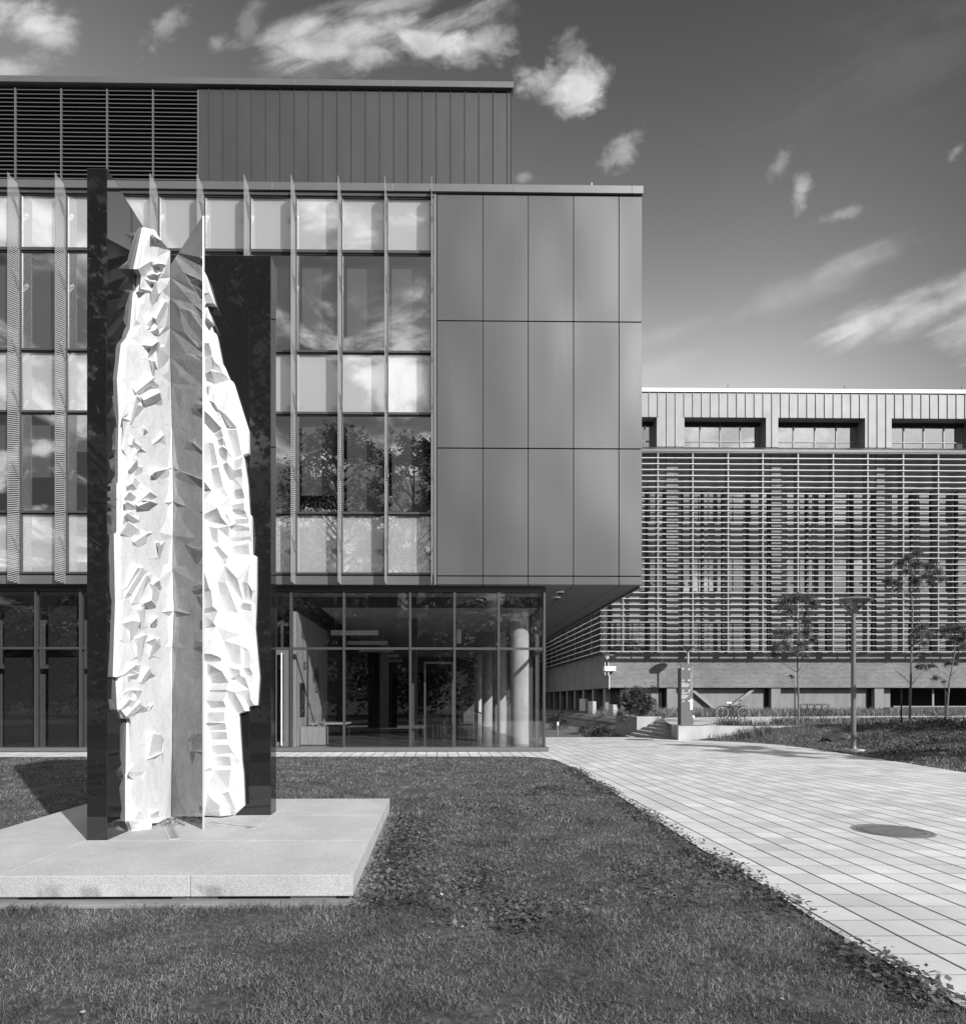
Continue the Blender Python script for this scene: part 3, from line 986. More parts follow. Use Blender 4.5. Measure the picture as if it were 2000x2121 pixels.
LF = [('1', .9, [(460,185),(480,210),(525,305),(495,315)]), ('1', .5, [(300,575),(435,490),(440,600),(335,655)]),
 ('1', 1, [(517,512),(565,515),(578,605),(545,580)]), ('1', .9, [(465,625),(515,640),(525,710),(490,700)]),
 ('1', 1, [(310,788),(440,814),(440,840),(312,806)]), ('1', .7, [(490,720),(525,860),(455,1000),(445,840)]),
 ('1', .6, [(600,935),(640,970),(520,1215),(497,1130)]), ('1', .7, [(515,1222),(540,1300),(525,1330),(497,1250)]),
 ('1', .8, [(465,1110),(437,1250),(430,1230)]), ('1', .9, [(460,1430),(430,1560),(400,1565)]),
 ('1', .6, [(470,1600),(485,1600),(478,1770),(460,1780)]), ('1', 1.1, [(275,1945),(475,1785),(470,1812),(290,1985)]),
 ('1', .6, [(525,1380),(540,1450),(530,1700),(515,1690)]),
 ('2', 1.2, [(365,155),(540,70),(560,145),(380,225)]), ('2', .6, [(285,110),(300,210),(225,450),(215,400)]),
 ('2', .8, [(125,350),(210,380),(205,398),(130,390)]), ('2', .6, [(250,580),(262,620),(245,690),(227,655)]),
 ('2', .8, [(375,470),(382,480),(355,560)]), ('2', .8, [(470,640),(580,545),(585,560),(480,652)]),
 ('2', .8, [(275,755),(330,670),(332,690),(287,752)]), ('2', 1.0, [(285,822),(297,888),(245,975),(203,930)]),
 ('2', .4, [(300,892),(348,900),(325,985),(250,982)]), ('2', .35, [(262,1015),(312,1070),(278,1126),(240,1078)]),
 ('2', 1.0, [(183,1110),(236,1082),(275,1128),(240,1160)]), ('2', .8, [(205,1175),(268,1225),(245,1280),(163,1230)]),
 ('2', .8, [(180,1285),(290,1347),(240,1380),(148,1312)]), ('2', .8, [(435,1175),(355,1260),(270,1308)]),
 ('2', 1.6, [(300,1335),(440,1280),(430,1388)]), ('2', .8, [(180,1412),(308,1495),(265,1530),(155,1442)]),
 ('2', .4, [(190,1512),(303,1592),(215,1680),(115,1640)]), ('2', .4, [(400,1640),(385,1740),(295,1785),(250,1740)]),
 ('2', 1.6, [(455,985),(495,950),(625,920),(685,972),(650,1015),(510,1035)]), ('2', .7, [(530,1740),(550,1770),(545,1920),(525,1910)]),
 ('3', .9, [(310,207),(345,212),(205,445),(178,442)]), ('3', .9, [(370,200),(410,245),(235,505),(200,480)]),
 ('3', .7, [(200,486),(234,510),(205,552),(162,550)]), ('3', .4, [(412,285),(425,300),(345,610),(242,630)]),
 ('3', 1.1, [(565,355),(585,430),(567,480),(508,395)]), ('3', .4, [(506,410),(560,498),(527,640),(477,582)]),
 ('3', 1.4, [(475,587),(525,648),(455,693),(380,628)]), ('3', 1.1, [(540,797),(535,870),(505,915),(480,855)]),
 ('3', .45, [(390,660),(385,900),(345,950),(352,700)]), ('3', .45, [(245,830),(342,840),(300,980),(222,1060)]),
 ('3', .4, [(385,1000),(348,1330),(307,1250),(322,1030)]), ('3', .9, [(520,1035),(537,1065),(485,1240),(460,1280),(447,1260)]),
 ('3', .8, [(290,1350),(235,1410),(175,1472),(135,1470)]), ('3', 1.0, [(205,1484),(320,1452),(300,1520)]),
 ('3', .8, [(448,1395),(470,1440),(385,1570),(345,1555)]),
 ('4', .3, [(200,0),(240,0),(217,80),(208,90)]), ('4', .5, [(300,0),(325,0),(320,120),(307,100)]),
 ('4', .8, [(220,108),(235,120),(137,230),(110,228)]), ('4', .9, [(340,150),(382,190),(205,338),(177,310)]),
 ('4', .8, [(470,192),(490,172),(465,235),(450,228)]), ('4', .4, [(500,510),(580,530),(600,735),(442,768)]),
 ('4', 1.4, [(427,812),(600,742),(602,752),(432,822)]), ('4', .35, [(192,952),(400,952),(375,1000),(207,1000)]),
 ('4', .35, [(325,1430),(350,1470),(300,1540),(285,1500)]), ('4', .7, [(195,1541),(325,1545),(308,1592),(242,1588)]),
 ('4', 1.3, [(487,1455),(548,1422),(550,1488),(491,1508)])]
RF = [('1', .3, [(1018,880),(1095,840),(1145,955),(1055,962)]), ('1', .9, [(1075,1122),(1125,1168),(1108,1180),(1047,1135)]),
 ('1', .4, [(1022,1400),(1090,1400),(1125,1528),(1046,1576)]), ('1', .25, [(1046,1584),(1120,1538),(1122,1695),(1047,1734)]),
 ('1', .7, [(1110,1708),(1162,1865),(1072,1815),(1047,1742)]), ('1', .8, [(1070,1885),(1085,1880),(1090,1980),(1077,1980)]),
 ('2', .9, [(1090,150),(1145,180),(1193,255),(1180,280)]), ('2', .9, [(1197,265),(1270,312),(1398,458),(1302,463)]),
 ('2', .6, [(1022,255),(1108,332),(1042,418),(1022,398)]), ('2', .7, [(1112,338),(1228,464),(1146,516),(1057,424)]),
 ('2', .4, [(1148,542),(1230,494),(1250,556),(1177,588)]), ('2', .6, [(1182,600),(1240,574),(1250,648),(1197,678)]),
 ('2', .8, [(1190,692),(1245,672),(1288,833),(1237,862)]), ('2', .8, [(1242,872),(1289,847),(1350,1043),(1322,1048)]),
 ('2', .3, [(1287,484),(1400,484),(1453,758),(1367,802)]), ('2', .3, [(1117,662),(1140,634),(1190,876),(1122,888)]),
 ('2', .2, [(1367,832),(1453,795),(1450,898),(1372,926)]), ('2', .4, [(1370,936),(1450,917),(1463,1008),(1377,1022)]),
 ('2', .35, [(1107,922),(1195,898),(1248,1118),(1142,1162)]), ('2', 1.1, [(1022,1082),(1060,1092),(1118,1163),(1022,1143)]),
 ('2', .5, [(1373,1157),(1460,1137),(1488,1243),(1377,1262)]), ('2', .3, [(1332,1322),(1475,1298),(1483,1358),(1347,1372)]),
 ('2', .6, [(1362,1387),(1480,1372),(1508,1423),(1387,1432)]), ('2', 1.0, [(1082,1508),(1230,1465),(1306,1552)]),
 ('2', .6, [(1262,1404),(1290,1432),(1342,1546),(1312,1516)]), ('2', .3, [(1367,1482),(1528,1472),(1533,1528),(1382,1532)]),
 ('2', .5, [(1337,1577),(1538,1572),(1547,1607),(1347,1609)]), ('2', .4, [(1312,1692),(1548,1672),(1548,1707),(1332,1732)]),
 ('2', .3, [(1302,1792),(1532,1754),(1540,1880),(1362,1876)]), ('2', .3, [(1092,1562),(1188,1582),(1190,1765),(1127,1716)]),
 ('2', .35, [(1142,1792),(1195,1774),(1303,1898),(1237,1927)]),
 ('3', .3, [(1257,378),(1350,377),(1497,738),(1302,708)]), ('3', .5, [(1362,372),(1488,337),(1558,598),(1502,676)]),
 ('3', .6, [(1532,372),(1608,382),(1648,603),(1582,598)]), ('3', .4, [(1503,690),(1560,615),(1648,632),(1648,718),(1517,700)]),
 ('3', .7, [(1087,470),(1150,440),(1178,474),(1087,488)]), ('3', .6, [(1087,692),(1198,659),(1257,714),(1087,746)]),
 ('3', 1.0, [(1087,867),(1203,852),(1238,898),(1087,921)]), ('3', .5, [(1112,1312),(1288,1263),(1303,1298),(1122,1326)]),
 ('3', .5, [(1132,1467),(1308,1428),(1387,1558),(1192,1571)]), ('3', .6, [(1152,1646),(1358,1642),(1358,1668),(1157,1668)]),
 ('3', .4, [(1372,1372),(1513,1407),(1516,1466),(1412,1500)]), ('3', .6, [(1552,1382),(1638,1392),(1668,1466),(1592,1486)]),
 ('3', 1.4, [(1422,1510),(1527,1474),(1577,1500),(1452,1528)]), ('3', .2, [(1572,1172),(1623,1177),(1638,1306),(1572,1298)]),
 ('3', .25, [(1322,1062),(1518,1122),(1528,1346),(1382,1336)]),
 ('4', .7, [(1107,122),(1323,127),(1353,198),(1162,207)]), ('4', .25, [(1130,262),(1333,254),(1340,368),(1137,376)]),
 ('4', .6, [(1132,392),(1343,387),(1358,468),(1157,472)]), ('4', .6, [(1147,497),(1358,492),(1368,577),(1167,582)]),
 ('4', .35, [(1177,642),(1383,642),(1408,742),(1197,762)]), ('4', .5, [(1197,777),(1393,782),(1416,890),(1257,896)]),
 ('4', .3, [(1212,942),(1408,932),(1383,1176),(1124,1196)]), ('4', .5, [(1302,1217),(1383,1197),(1470,1430),(1412,1490)]),
 ('4', .6, [(1407,172),(1523,142),(1570,238),(1482,268)]), ('4', .6, [(1577,122),(1643,107),(1685,174),(1632,186)]),
 ('4', .35, [(1110,1372),(1278,1352),(1278,1500),(1110,1490)])]
LO = [(299.6,470.7,.03),(320.8,476,.10),(333,497,.14),(345.4,519,.14),(350,575,.16),(352.5,617,.15),(348,680,.15),(351,740,.15),(354,793,.14),(356,880,.15),
 (357.5,969,.15),(357.5,990,.14),(358,1040,.13),(357,1180,.13),(360,1265,.13),(357,1340,.13),(357,1430,.13),(356,1560,.14),(354,1698,.14),(327,1705,.16),(315,1706,.17),(313,1719,.19),(272,1722,.03),
 (263.2,1701,.02),(263.2,1606,.02),(266,1600,.03),(265.5,1489,.02),(256.4,1488,.03),(246.5,1470,.02),(245,1404,.03),(244,1402,.05),(244.5,1250,.03),(244,1106,.04),(247.4,1103,.03),
 (247.4,1002,.03),(250.3,999,.03),(250.3,930,.03),(252,866,.03),(250.3,786,.04),(258.4,712,.04),(268,701,.04),(275,680,.03),(281,606,.03),(287.3,600,.03),(290.8,571,.04),(283.8,557,.04)]
RO = [(372,548,.10),(402,540,.14),(419.4,555,.16),(445.9,631,.05),(427.5,629,.05),(441.7,669.8,.05),(437,672,.05),(441,687,.05),(447.6,691,.05),(460,754,.05),(464,757,.05),(476,786,.05),(483,791,.05),(514.5,891.6,.05),
 (514.8,938,.06),(504,944,.05),(510,985,.05),(512.5,1004,.05),(516,1065,.05),(520.5,1067.6,.05),(522.3,1149,.05),(530.5,1152,.05),(530.5,1220,.05),(529,1265,.05),(527.5,1303,.05),(535.9,1404,.06),(532.7,1461,.05),
 (515,1464,.05),(514.6,1473,.06),(496,1478,.05),(494,1482,.05),(500,1580,.05),(503,1605,.05),(505.5,1670,.05),(485,1692.6,.03),(458,1698,.17),(424,1695,.12),(390,1694,.08),(362,1690,.05),(360,1500,.05),(360,1200,.05),(360,900,.05),(362,640,.05)]


def inside(pt_, poly):
    x, y = pt_; c = False; n = len(poly)
    for i in range(n):
        x1, y1 = poly[i][:2]; x2, y2 = poly[(i + 1) % n][:2]
        if (y1 > y) != (y2 > y) and x < (x2 - x1) * (y - y1) / (y2 - y1) + x1:
            c = not c
    return c


def seg_dist(pt_, poly):
    best = 1e9; x, y = pt_
    n = len(poly)
    for i in range(n):
        x1, y1 = poly[i][:2]; x2, y2 = poly[(i + 1) % n][:2]
        dx_, dy_ = x2 - x1, y2 - y1
        t_ = max(0, min(1, ((x - x1) * dx_ + (y - y1) * dy_) / (dx_ * dx_ + dy_ * dy_ + 1e-9)))
        best = min(best, math.hypot(x - x1 - dx_ * t_, y - y1 - dy_ * t_))
    return best


def relief(name, outline, facets, left):
    """carved marble: the outline and the facets become one triangulated relief standing off its slab"""
    rnd = random.Random(5 if left else 9)
    V2 = []; H = []; E = []; Fs = []
    no = len(outline)
    dens_o = []
    for i in range(no):
        a, b = outline[i], outline[(i + 1) % no]
        L_ = math.hypot(a[0] - b[0], a[1] - b[1]); k = max(1, int(L_ / 70))
        for q in range(k):
            t_ = q / k
            dens_o.append(tuple(a[j] * (1 - t_) + b[j] * t_ for j in range(3)))
    if left:
        d2 = []
        for x, y, h in dens_o:
            if x > 344 and 515 < y < 1700:
                # this edge runs down the face of the mirror blade
                x = max(x, 352.5)
                d3 = ray(x, y); o2 = Vector((mn.x, mn.y)); e2 = Vector((dr_.x, dr_.y))
                t3 = (o2.x * e2.y - o2.y * e2.x) / (d3.x * e2.y - d3.y * e2.x)
                h = max(.02, d3.x * t3 - XA1 + .004)
            d2.append((x, y, h))
        dens_o = d2
    ol = dens_o; no = len(ol)
    ctrx = 330 if left else 440

    def base(x, y):
        # gentle swelling of the stone, stronger along its middle
        s_ = math.sin(y * .013 + (0 if left else 2)) * .5 + math.sin(y * .031 + 1.3) * .3 + math.sin(y * .006 + x * .03) * .3
        if left:
            mid = max(0, 1 - abs(x - 300) / 60)
        else:
            mid = max(0, 1 - abs(x - 440) / 110)
        if left: return .052 + .055 * (x - 250) / 100 + .006 * math.sin(y * .006 + x * .03)
        return .10 + .06 * mid + .010 * s_

    for x, y, h in ol:
        V2.append((x, y)); H.append(h)
    loops = [list(range(no))]
    E = [(i, (i + 1) % no) for i in range(no)]
    polys = [ol]
    for img, amp, pts in facets:
        pts = tr(img, pts)
        cx_ = sum(p[0] for p in pts) / len(pts); cy_ = sum(p[1] for p in pts) / len(pts)
        idx = []; ds_ = []; b_base = base(cx_, cy_)
        for (x, y) in pts:
            # keep it inside the outline
            for _ in range(12):
                if inside((x, y), ol) and seg_dist((x, y), ol) > 1.2: break
                x += (cx_ - x) * .15; y += (cy_ - y) * .15
            idx.append(len(V2)); V2.append((x, y))
            if left:
                # away from the sun: falls to the right (back) and downwards
                d_ = ((x - cx_) * .0105 + (y - cy_) * .0052) * .34
            else:
                d_ = ((cx_ - x) * .0057 + (y - cy_) * .0057) * 1.05
            # facet plane slope; fixed centre height
            ds_.append((amp * d_, base(cx_, cy_)))
        if left:
            # a crest with a face falling away below it
            yb_ = max(p[1] for p in pts); rise = [amp * .62 * (yb_ - p[1]) * .0052 for p in pts]
            sc_ = min(1.0, (.034 + .036 * min(amp, 1.2)) / max(rise))
            for r_, p_ in zip(rise, pts): H.append(b_base + r_ * sc_ * max(.12, min(1.0, (354 - p_[0]) / 26)))
            n_ = len(idx)
            E += [(idx[i], idx[(i + 1) % n_]) for i in range(n_)]
            polys.append([V2[i] for i in idx])
            continue
        dm = min(a_[0] for a_ in ds_)
        for (a_, b_) in ds_:
            H.append(max(.02, b_ - (a_ - dm)))
        n_ = len(idx)
        E += [(idx[i], idx[(i + 1) % n_]) for i in range(n_)]
        polys.append([V2[i] for i in idx])
    if left:
        # a flat margin round every chip, so that each stands alone on the plane of the stone
        for pl_ in polys[1:]:
            cx_ = sum(p[0] for p in pl_) / len(pl_); cy_ = sum(p[1] for p in pl_) / len(pl_)
            ring = []
            for i in range(len(pl_)):
                a_, b_ = pl_[i], pl_[(i + 1) % len(pl_)]
                ring.append(a_); ring.append(((a_[0] + b_[0]) / 2, (a_[1] + b_[1]) / 2))
            for (x, y) in ring:
                d_ = math.hypot(x - cx_, y - cy_) + 1e-6
                x2, y2 = x + (x - cx_) / d_ * 2.6, y + (y - cy_) / d_ * 3.6
                if not inside((x2, y2), ol) or seg_dist((x2, y2), ol) < 2: continue
                if any(inside((x2, y2), p) or seg_dist((x2, y2), p) < 1.3 for p in polys[1:]): continue
                if any(math.hypot(x2 - V2[i][0], y2 - V2[i][1]) < 1.2 for i in range(no, len(V2))): continue
                V2.append((x2, y2)); H.append(base(x2, y2))
    # free points between the facets
    lo = (min(p[0] for p in ol), min(p[1] for p in ol)); hi = (max(p[0] for p in ol), max(p[1] for p in ol))
    tries = 0; add = 0
    while tries < 9000 and add < (300 if left else 90):
        tries += 1
        x = rnd.uniform(*[(lo[0]), hi[0]]); y = rnd.uniform(lo[1], hi[1])
        if not inside((x, y), ol) or seg_dist((x, y), ol) < (4 if left else 5): continue
        if any(inside((x, y), p) for p in polys[1:]): continue
        if min(seg_dist((x, y), p) for p in polys[1:]) < (2.2 if left else 3.5): continue
        if any(math.hypot((x - V2[i][0]) * 1.6, (y - V2[i][1]) * .7) < (7.5 if left else 12) for i in range(no, len(V2))): continue
        V2.append((x, y)); H.append(base(x, y) + rnd.uniform(-.003, .003) * (.3 if left else 2)); add += 1
    res = delaunay_2d_cdt([Vector(p) for p in V2], E, [], 0, 1e-4)
    vo, eo, fo, vorig = res[0], res[1], res[2], res[3]
    hh = []
    for i, p in enumerate(vo):
        og = vorig[i]
        if og:
            hh.append(sum(H[j] for j in og) / len(og))
        else:
            hh.append(base(p.x, p.y))

    def w3(x, y, h):
        if left:
            X = XA1 + h
            p = PX(x, y, X)
        else:
            p = P(x, y, YB0 - h)
        p.z = max(p.z, ZP + .001)
        return p
    mb = MB()
    mb.v = [tuple(w3(p.x, p.y, h)) for p, h in zip(vo, hh)]
    used = set()
    edgec = {}
    for f_ in fo:
        c = (sum(vo[i].x for i in f_) / 3, sum(vo[i].y for i in f_) / 3)
        if not inside(c, ol): continue
        f2 = tuple(f_)
        mb.f.append(f2)
        for i in range(len(f2)):
            a, b = f2[i], f2[(i + 1) % len(f2)]
            edgec.setdefault((min(a, b), max(a, b)), []).append((a, b))
    # side walls back to the slab
    bmap = {}
    for k_, l_ in edgec.items():
        if len(l_) == 1:
            a, b = l_[0]
            for q in (a, b):
                if q not in bmap:
                    p = Vector(mb.v[q])
                    if left: p.x = XA1 - .002
                    else: p.y = YB0 + .002
                    bmap[q] = len(mb.v); mb.v.append(tuple(p))
            mb.f.append((b, a, bmap[a], bmap[b]))
    o = mb.obj(name, M['marble'], sc)
    import bmesh
    bm = bmesh.new(); bm.from_mesh(o.data)
    bmesh.ops.recalc_face_normals(bm, faces=bm.faces)
    # normals outwards
    want = Vector((1, 0, 0)) if left else Vector((0, -1, 0))
    if sum(f.normal.dot(want) * f.calc_area() for f in bm.faces if abs(f.normal.z) < .8) < 0:
        bmesh.ops.reverse_faces(bm, faces=bm.faces)
    bm.to_mesh(o.data); bm.free()
    return o


relief('marble_relief', LO, LF, True)
relief('marble_relief', RO, RF, False)
here(sc)

# two steel frames let into the platform at the foot of the blade
def floor_frame(name, a, b, wdt, label):
    A, B = G(*a, ZP), G(*b, ZP)
    d = (B - A).normalized(); n_ = Vector((-d.y, d.x, 0)); L_ = (B - A).length
    r_ = thing(name, label, 'metal frame', A, 'steel frames in the platform')
    loc = lambda t_, s_: (d * t_ + n_ * s_)
    up = Vector((0, 0, .006))
    m_ = MB()
    e = .022
    for (t0, t1, s0, s1) in ((0, L_, -wdt, -wdt + e), (0, L_, wdt - e, wdt), (0, e, -wdt + e, wdt - e), (L_ - e, L_, -wdt + e, wdt - e)):
        m_.prism([loc(t0, s0), loc(t1, s0), loc(t1, s1), loc(t0, s1)], up)
    m_.obj('rim', M['steel_edge'], r_)
    m_ = MB().prism([loc(e, -wdt + e) , loc(L_ - e, -wdt + e), loc(L_ - e, wdt - e), loc(e, wdt - e)], up * .4)
    m_.obj('lens', M['lamp_lens'], r_)
    return r_


floor_frame('floor_light', (342, 1702), (362, 1739), .055, 'narrow steel floor frame at the foot of the left marble')
floor_frame('floor_light', (428, 1704), (525, 1716), .055, 'narrow steel floor frame running right from the mirror blade')
# dry leaves against the foot of the blade
nv = 260
lp = []; lf = []
for i in range(nv):
    c = G(random.uniform(322, 380), random.uniform(1696, 1712), ZP)
    c.x += random.gauss(0, .03); c.y += random.gauss(0, .03); c.z += random.uniform(.004, .02)
    a = random.uniform(0, 6.28); l = random.uniform(.008, .02)
    p1 = Vector((math.cos(a), math.sin(a), random.uniform(-.3, .5))) * l
    p2 = Vector((-math.sin(a), math.cos(a), random.uniform(-.2, .2))) * l * .4
    b = len(lp); lp += [tuple(c - p1), tuple(c + p2), tuple(c + p1), tuple(c - p2)]; lf.append((b, b + 1, b + 2, b + 3))
mm = MB(); mm.v = lp; mm.f = lf
tag(mm.obj('dry_leaves', M['bark_dark']), 'scatter of dry leaf litter at the foot of the mirror blade', 'leaf litter', kind='stuff')

# ================================================================== GROUND
EDGE = [(11.6, -8), (11.62, 6), (11.62, 14.3), (11.85, 16.6), (12.05, 18.9), (12.25, 21.2), (12.15, 23.0), (11.5, 24.5), (10.6, 25.3), (9.75, 25.75)]


def edge_x(y):
    if y <= EDGE[0][1]: return EDGE[0][0]
    for (x0, y0), (x1, y1) in zip(EDGE[:-1], EDGE[1:]):
        if y <= y1: return x0 + (x1 - x0) * (y - y0) / (y1 - y0)
    return 9.75


def sst(a, b, x):
    t_ = max(0., min(1., (x - a) / (b - a))); return t_ * t_ * (3 - 2 * t_)


UP = .56


def hgt(x, y):
    """terrain height"""
    h = 0.0
    ex = edge_x(y)
    if x > ex:
        d = x - ex
        if y < 26: d = min(d, 60)
        k = sst(0, 5.0, d) * sst(8, 24, y + .25 * (x - 12))
        h = UP * k + .05 * sst(0, 1.0, d)
        h = min(h, UP + .02)
        if x > 14 and y < 27:
            h += .22 * math.exp(-((x - 17.8) ** 2 / 9 + (y - 21.8) ** 2 / 3.0))
        if y > 26.0: h = max(h, UP * sst(9.7, 11, x))
    if y > 27.9 and x < 10.2:
        h = -.31 * sst(27.9, 30.5, y) * sst(2.0, 3.2, x)
    if 9.15 < x < 11.3 and 26.2 < y < 36.5: h = -.36
    if y > 42 and x > 12: h = max(h, UP + .12 * sst(42, 47, y))
    return h


def hpatch(name, xs_, ys_, mat_, dz=0.0, mask=None):
    m_ = MB(); id_ = {}
    for j, y in enumerate(ys_):
        for i, x in enumerate(xs_):
            id_[i, j] = len(m_.v); m_.v.append((x, y, hgt(x, y) + dz))
    for j in range(len(ys_) - 1):
        for i in range(len(xs_) - 1):
            xc, yc = (xs_[i] + xs_[i + 1]) / 2, (ys_[j] + ys_[j + 1]) / 2
            if mask and not mask(xc, yc): continue
            m_.f.append((id_[i, j], id_[i + 1, j], id_[i + 1, j + 1], id_[i, j + 1]))
    return tag(m_.obj(name, mat_, smooth=True), kind='structure')


ar = lambda a, b, s_: list(np.arange(a, b, s_)) + [b]
hpatch('ground', ar(-60, 2.6, 2.0)[:-1] + ar(2.6, 60, .35), ar(-30, 14, 1.0)[:-1] + ar(14, 34, .35)[:-1] + ar(34, 80, 1.0), M['grass_ground'], -.015)
big = MB()
R_ = 1500
for (x0, x1, y0, y1) in ((-R_, -60, -R_, R_), (60, R_, -R_, R_), (-60, 60, -R_, -30), (-60, 60, 80, R_)):
    big.poly([(x0, y0, -.015), (x1, y0, -.015), (x1, y1, -.015), (x0, y1, -.015)])
tag(big.obj('terrain', M['grass_ground']), kind='structure')
# paving
LE = [(2.72, 2.0), (2.74, 4.6), (2.80, 5.5), (2.82, 6.8), (2.90, 8.4), (3.0, 10.3), (3.12, 13.0), (3.2, 15.5), (3.15, 17.2), (2.85, 18.0), (2.3, 18.35)]
pv = MB()
# the paving reaches under the last step
pts = [(-26, 18.35)] + [(-26, 20.7)]
right = [(x, y) for x, y in reversed(EDGE[:-1])]
pts = [(2.72, -8)] + LE + [(-26, 18.35), (-26, 20.7), (3.38, 20.7), (3.38, 27.9), (8.3, 27.8), (8.9, 27.1), (9.2, 26.3), (9.62, 25.76)] + right
pv.poly([(x, y, 0.004) for x, y in pts])
tag(pv.obj('paving', M['paver']), kind='structure')
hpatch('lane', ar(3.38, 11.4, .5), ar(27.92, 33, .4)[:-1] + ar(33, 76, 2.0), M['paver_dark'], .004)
# upper path
up_ = [G(*q, UP) for q in ((1392, 1504), (1450, 1504), (1478, 1499.5), (1530, 1500), (1560, 1503.5), (1592, 1502), (1600, 1495), (1760, 1488.6), (1830, 1487), (2100, 1486.5), (2300, 1483.5), (1840, 1484), (1600, 1485.5), (1500, 1486.5), (1380, 1488), (1372, 1492))]
m_ = MB().poly([(p.x, p.y, UP + .028) for p in up_])
tag(m_.obj('path', M['concrete']), kind='structure')

# manhole cover
mh = G(1848, 1722.5)
c_ = thing('manhole_cover', 'round cast iron manhole cover set in the pale pavers', 'manhole cover', (mh.x, mh.y, .004))
rr = .43
MB().lathe([(rr, .0), (rr, .006), (rr - .035, .006), (rr - .035, .003), (rr - .055, .003)], seg=48).obj('frame', M['iron'], c_)
MB().lathe([(rr - .055, .0035), (.001, .0035)], seg=48).obj('lid', M['iron_dark'], c_)
m_ = MB().lathe([(rr - .062, .0045), (rr - .062, .0095), (rr - .09, .0095), (rr - .09, .0045)], seg=48)
g_ = .042
for i in range(-9, 10):
    for j in range(-9, 10):
        x, y = i * g_, j * g_
        if math.hypot(x, y) < rr - .10:
            m_.box(x - .014, x + .014, y - .014, y + .014, .0055, .0105)
m_.obj('tread_pattern', M['iron'], c_)

# ================================================================== STEPS, PLANTER, WALL
x_ = lambda k: 9.3 + .31 * k
st = thing('steps', 'six pale concrete steps rising to the right behind the sign', 'steps', (9.3, 29, -.31))
for k in range(6):
    MB().box(x_(k), x_(k + 1) + .0 if k < 5 else 12.6, 26.55, 32.25, -.5, EYE - 1.767 + .145 * k + .0).obj('step', M['concrete'], st)
here(st)
yn = 32.3
pw = MB()
zt = ZZ(1484.5, 1319, yn)
xp = XX(1318.7, yn); xq = XX(1369, yn)
pw.box(xp, xq, yn, yn + .25, -.6, zt)
pw.box(xp, xp + .25, yn + .251, 36.2, -.6, zt)
pw.box(xp + .26, xq, 35.95, 36.2, -.6, zt).box(xq - .2, xq, yn + .26, 35.94, .0, zt - .01)
pl = thing('planter_wall', 'pale concrete planter wall beside the steps, holding a shrub', 'planter', (xp, yn, 0))
pw.obj('wall', M['concrete'], pl)
MB().box(xp + .26, xq - .21, yn + .26, 35.94, -.3, zt - .1).obj('soil', M['soil'], pl)
here(pl)
bl = MB()
bx0 = P(1404.5, 1533, 25.75).x
bl.box(bx0, bx0 + 6.5, 25.75, 25.95, -.3, ZZ(1504, 1405, 25.75)).box(bx0, bx0 + .2, 25.951, 26.54, -.3, ZZ(1504, 1405, 25.75))
bl.box(bx0 + .21, 11.6, 25.96, 26.54, -.3, UP - .002)
tag(bl.obj('retaining_wall', M['concrete']), 'short pale concrete retaining wall under the sign totem', 'wall')

# ================================================================== FAR BUILDING
YW = 48.0
fb = thing('brick_building', 'long brick building with white horizontal sun slats and a pale seamed metal top storey', 'building', (16, YW, UP))
xc = XX(1261, YW)          # corner
XE = 46.0
FT = rad(0)
zF = lambda py, Y=YW: ZZ(py, 1600, Y)
z0, z1 = zF(1424.5), zF(1352)
fw = MB().box(xc, XE, YW, YW + .4, z0, z1).box(xc, xc + .4, YW + .41, 78, z0, z1)
wall_ = fw.obj('brick_wall', M['brick'], fb)
MB().box(xc - .0, XE, YW + .02, YW + .4, z1 + .001, zF(1347)).obj('sill', M['coping'], fb)
MB().box(xc + .02, XE, YW + .3, 78, z0 - .05, z0 - .001).obj('soffit', M['room'], fb)
# pilasters + spandrel brick
bays = [1397 - 217.3, 1397, 1614.5, 1832, 2049, 2266]
zt_b = zF(936)
pm = MB()
for b in bays[1:]:
    xa, xb = XX(b - 17, YW), XX(b + 13, YW)
    pm.box(xa, xb, YW + .0, YW + .5, zF(1347) + .002, zt_b)
zs = zF(1015)
pm.box(xc, XX(bays[1] - 17, YW) - .003, YW + .12, YW + .5, zs, zt_b)
for a, b in zip(bays[1:-1], bays[2:]):
    pm.box(XX(a + 13, YW) + .003, XX(b - 17, YW) - .003, YW + .12, YW + .5, zs, zt_b)
pm.obj('brick_pier', M['brick'], fb)
# glazing and infill
wrows = [(1015, 1082, 'g'), (1082, 1152, 'p'), (1152, 1224, 'g'), (1224, 1291, 'p'), (1291, 1347, 'g')]
for bi, (a, b) in enumerate(zip(bays[:-1], bays[1:])):
    xa, xb = XX(a + 13, YW), XX(b - 17, YW)
    if bi == 0: xa = xc + .05
    n_ = 4 if bi else 3
    for i in range(n_):
        u0 = xa + (xb - xa) * i / n_; u1 = xa + (xb - xa) * (i + 1) / n_
        for (t_, bt, k_) in wrows:
            za, zb = zF(bt) + .02, zF(t_) - .02
            if k_ == 'g':
                w_ = MB().box(u0 + .06, u1 - .06, YW + .30, YW + .315, za, zb).obj('window', M['glass_far'], fb)
                if random.random() < .6:
                    dp_ = random.choice([.3, .45, .62, .8, 1.0])
                    MB().box(u0 + .09, u1 - .09, YW + .42, YW + .425, zb - (zb - za) * dp_, zb).obj('roller_blind', M['added_blind'], w_)  # pale blinds added only to brighten the panes
            else:
                MB().box(u0 + .03, u1 - .03, YW + .27, YW + .33, za - .02, zb + .02).obj('infill_panel', M['farpanel'], fb)
MB().box(xc + .05, XE, YW + .9, YW + 1.0, zF(1347), zs).obj('inner_wall', M['blind_dark'], fb)
mm = MB()
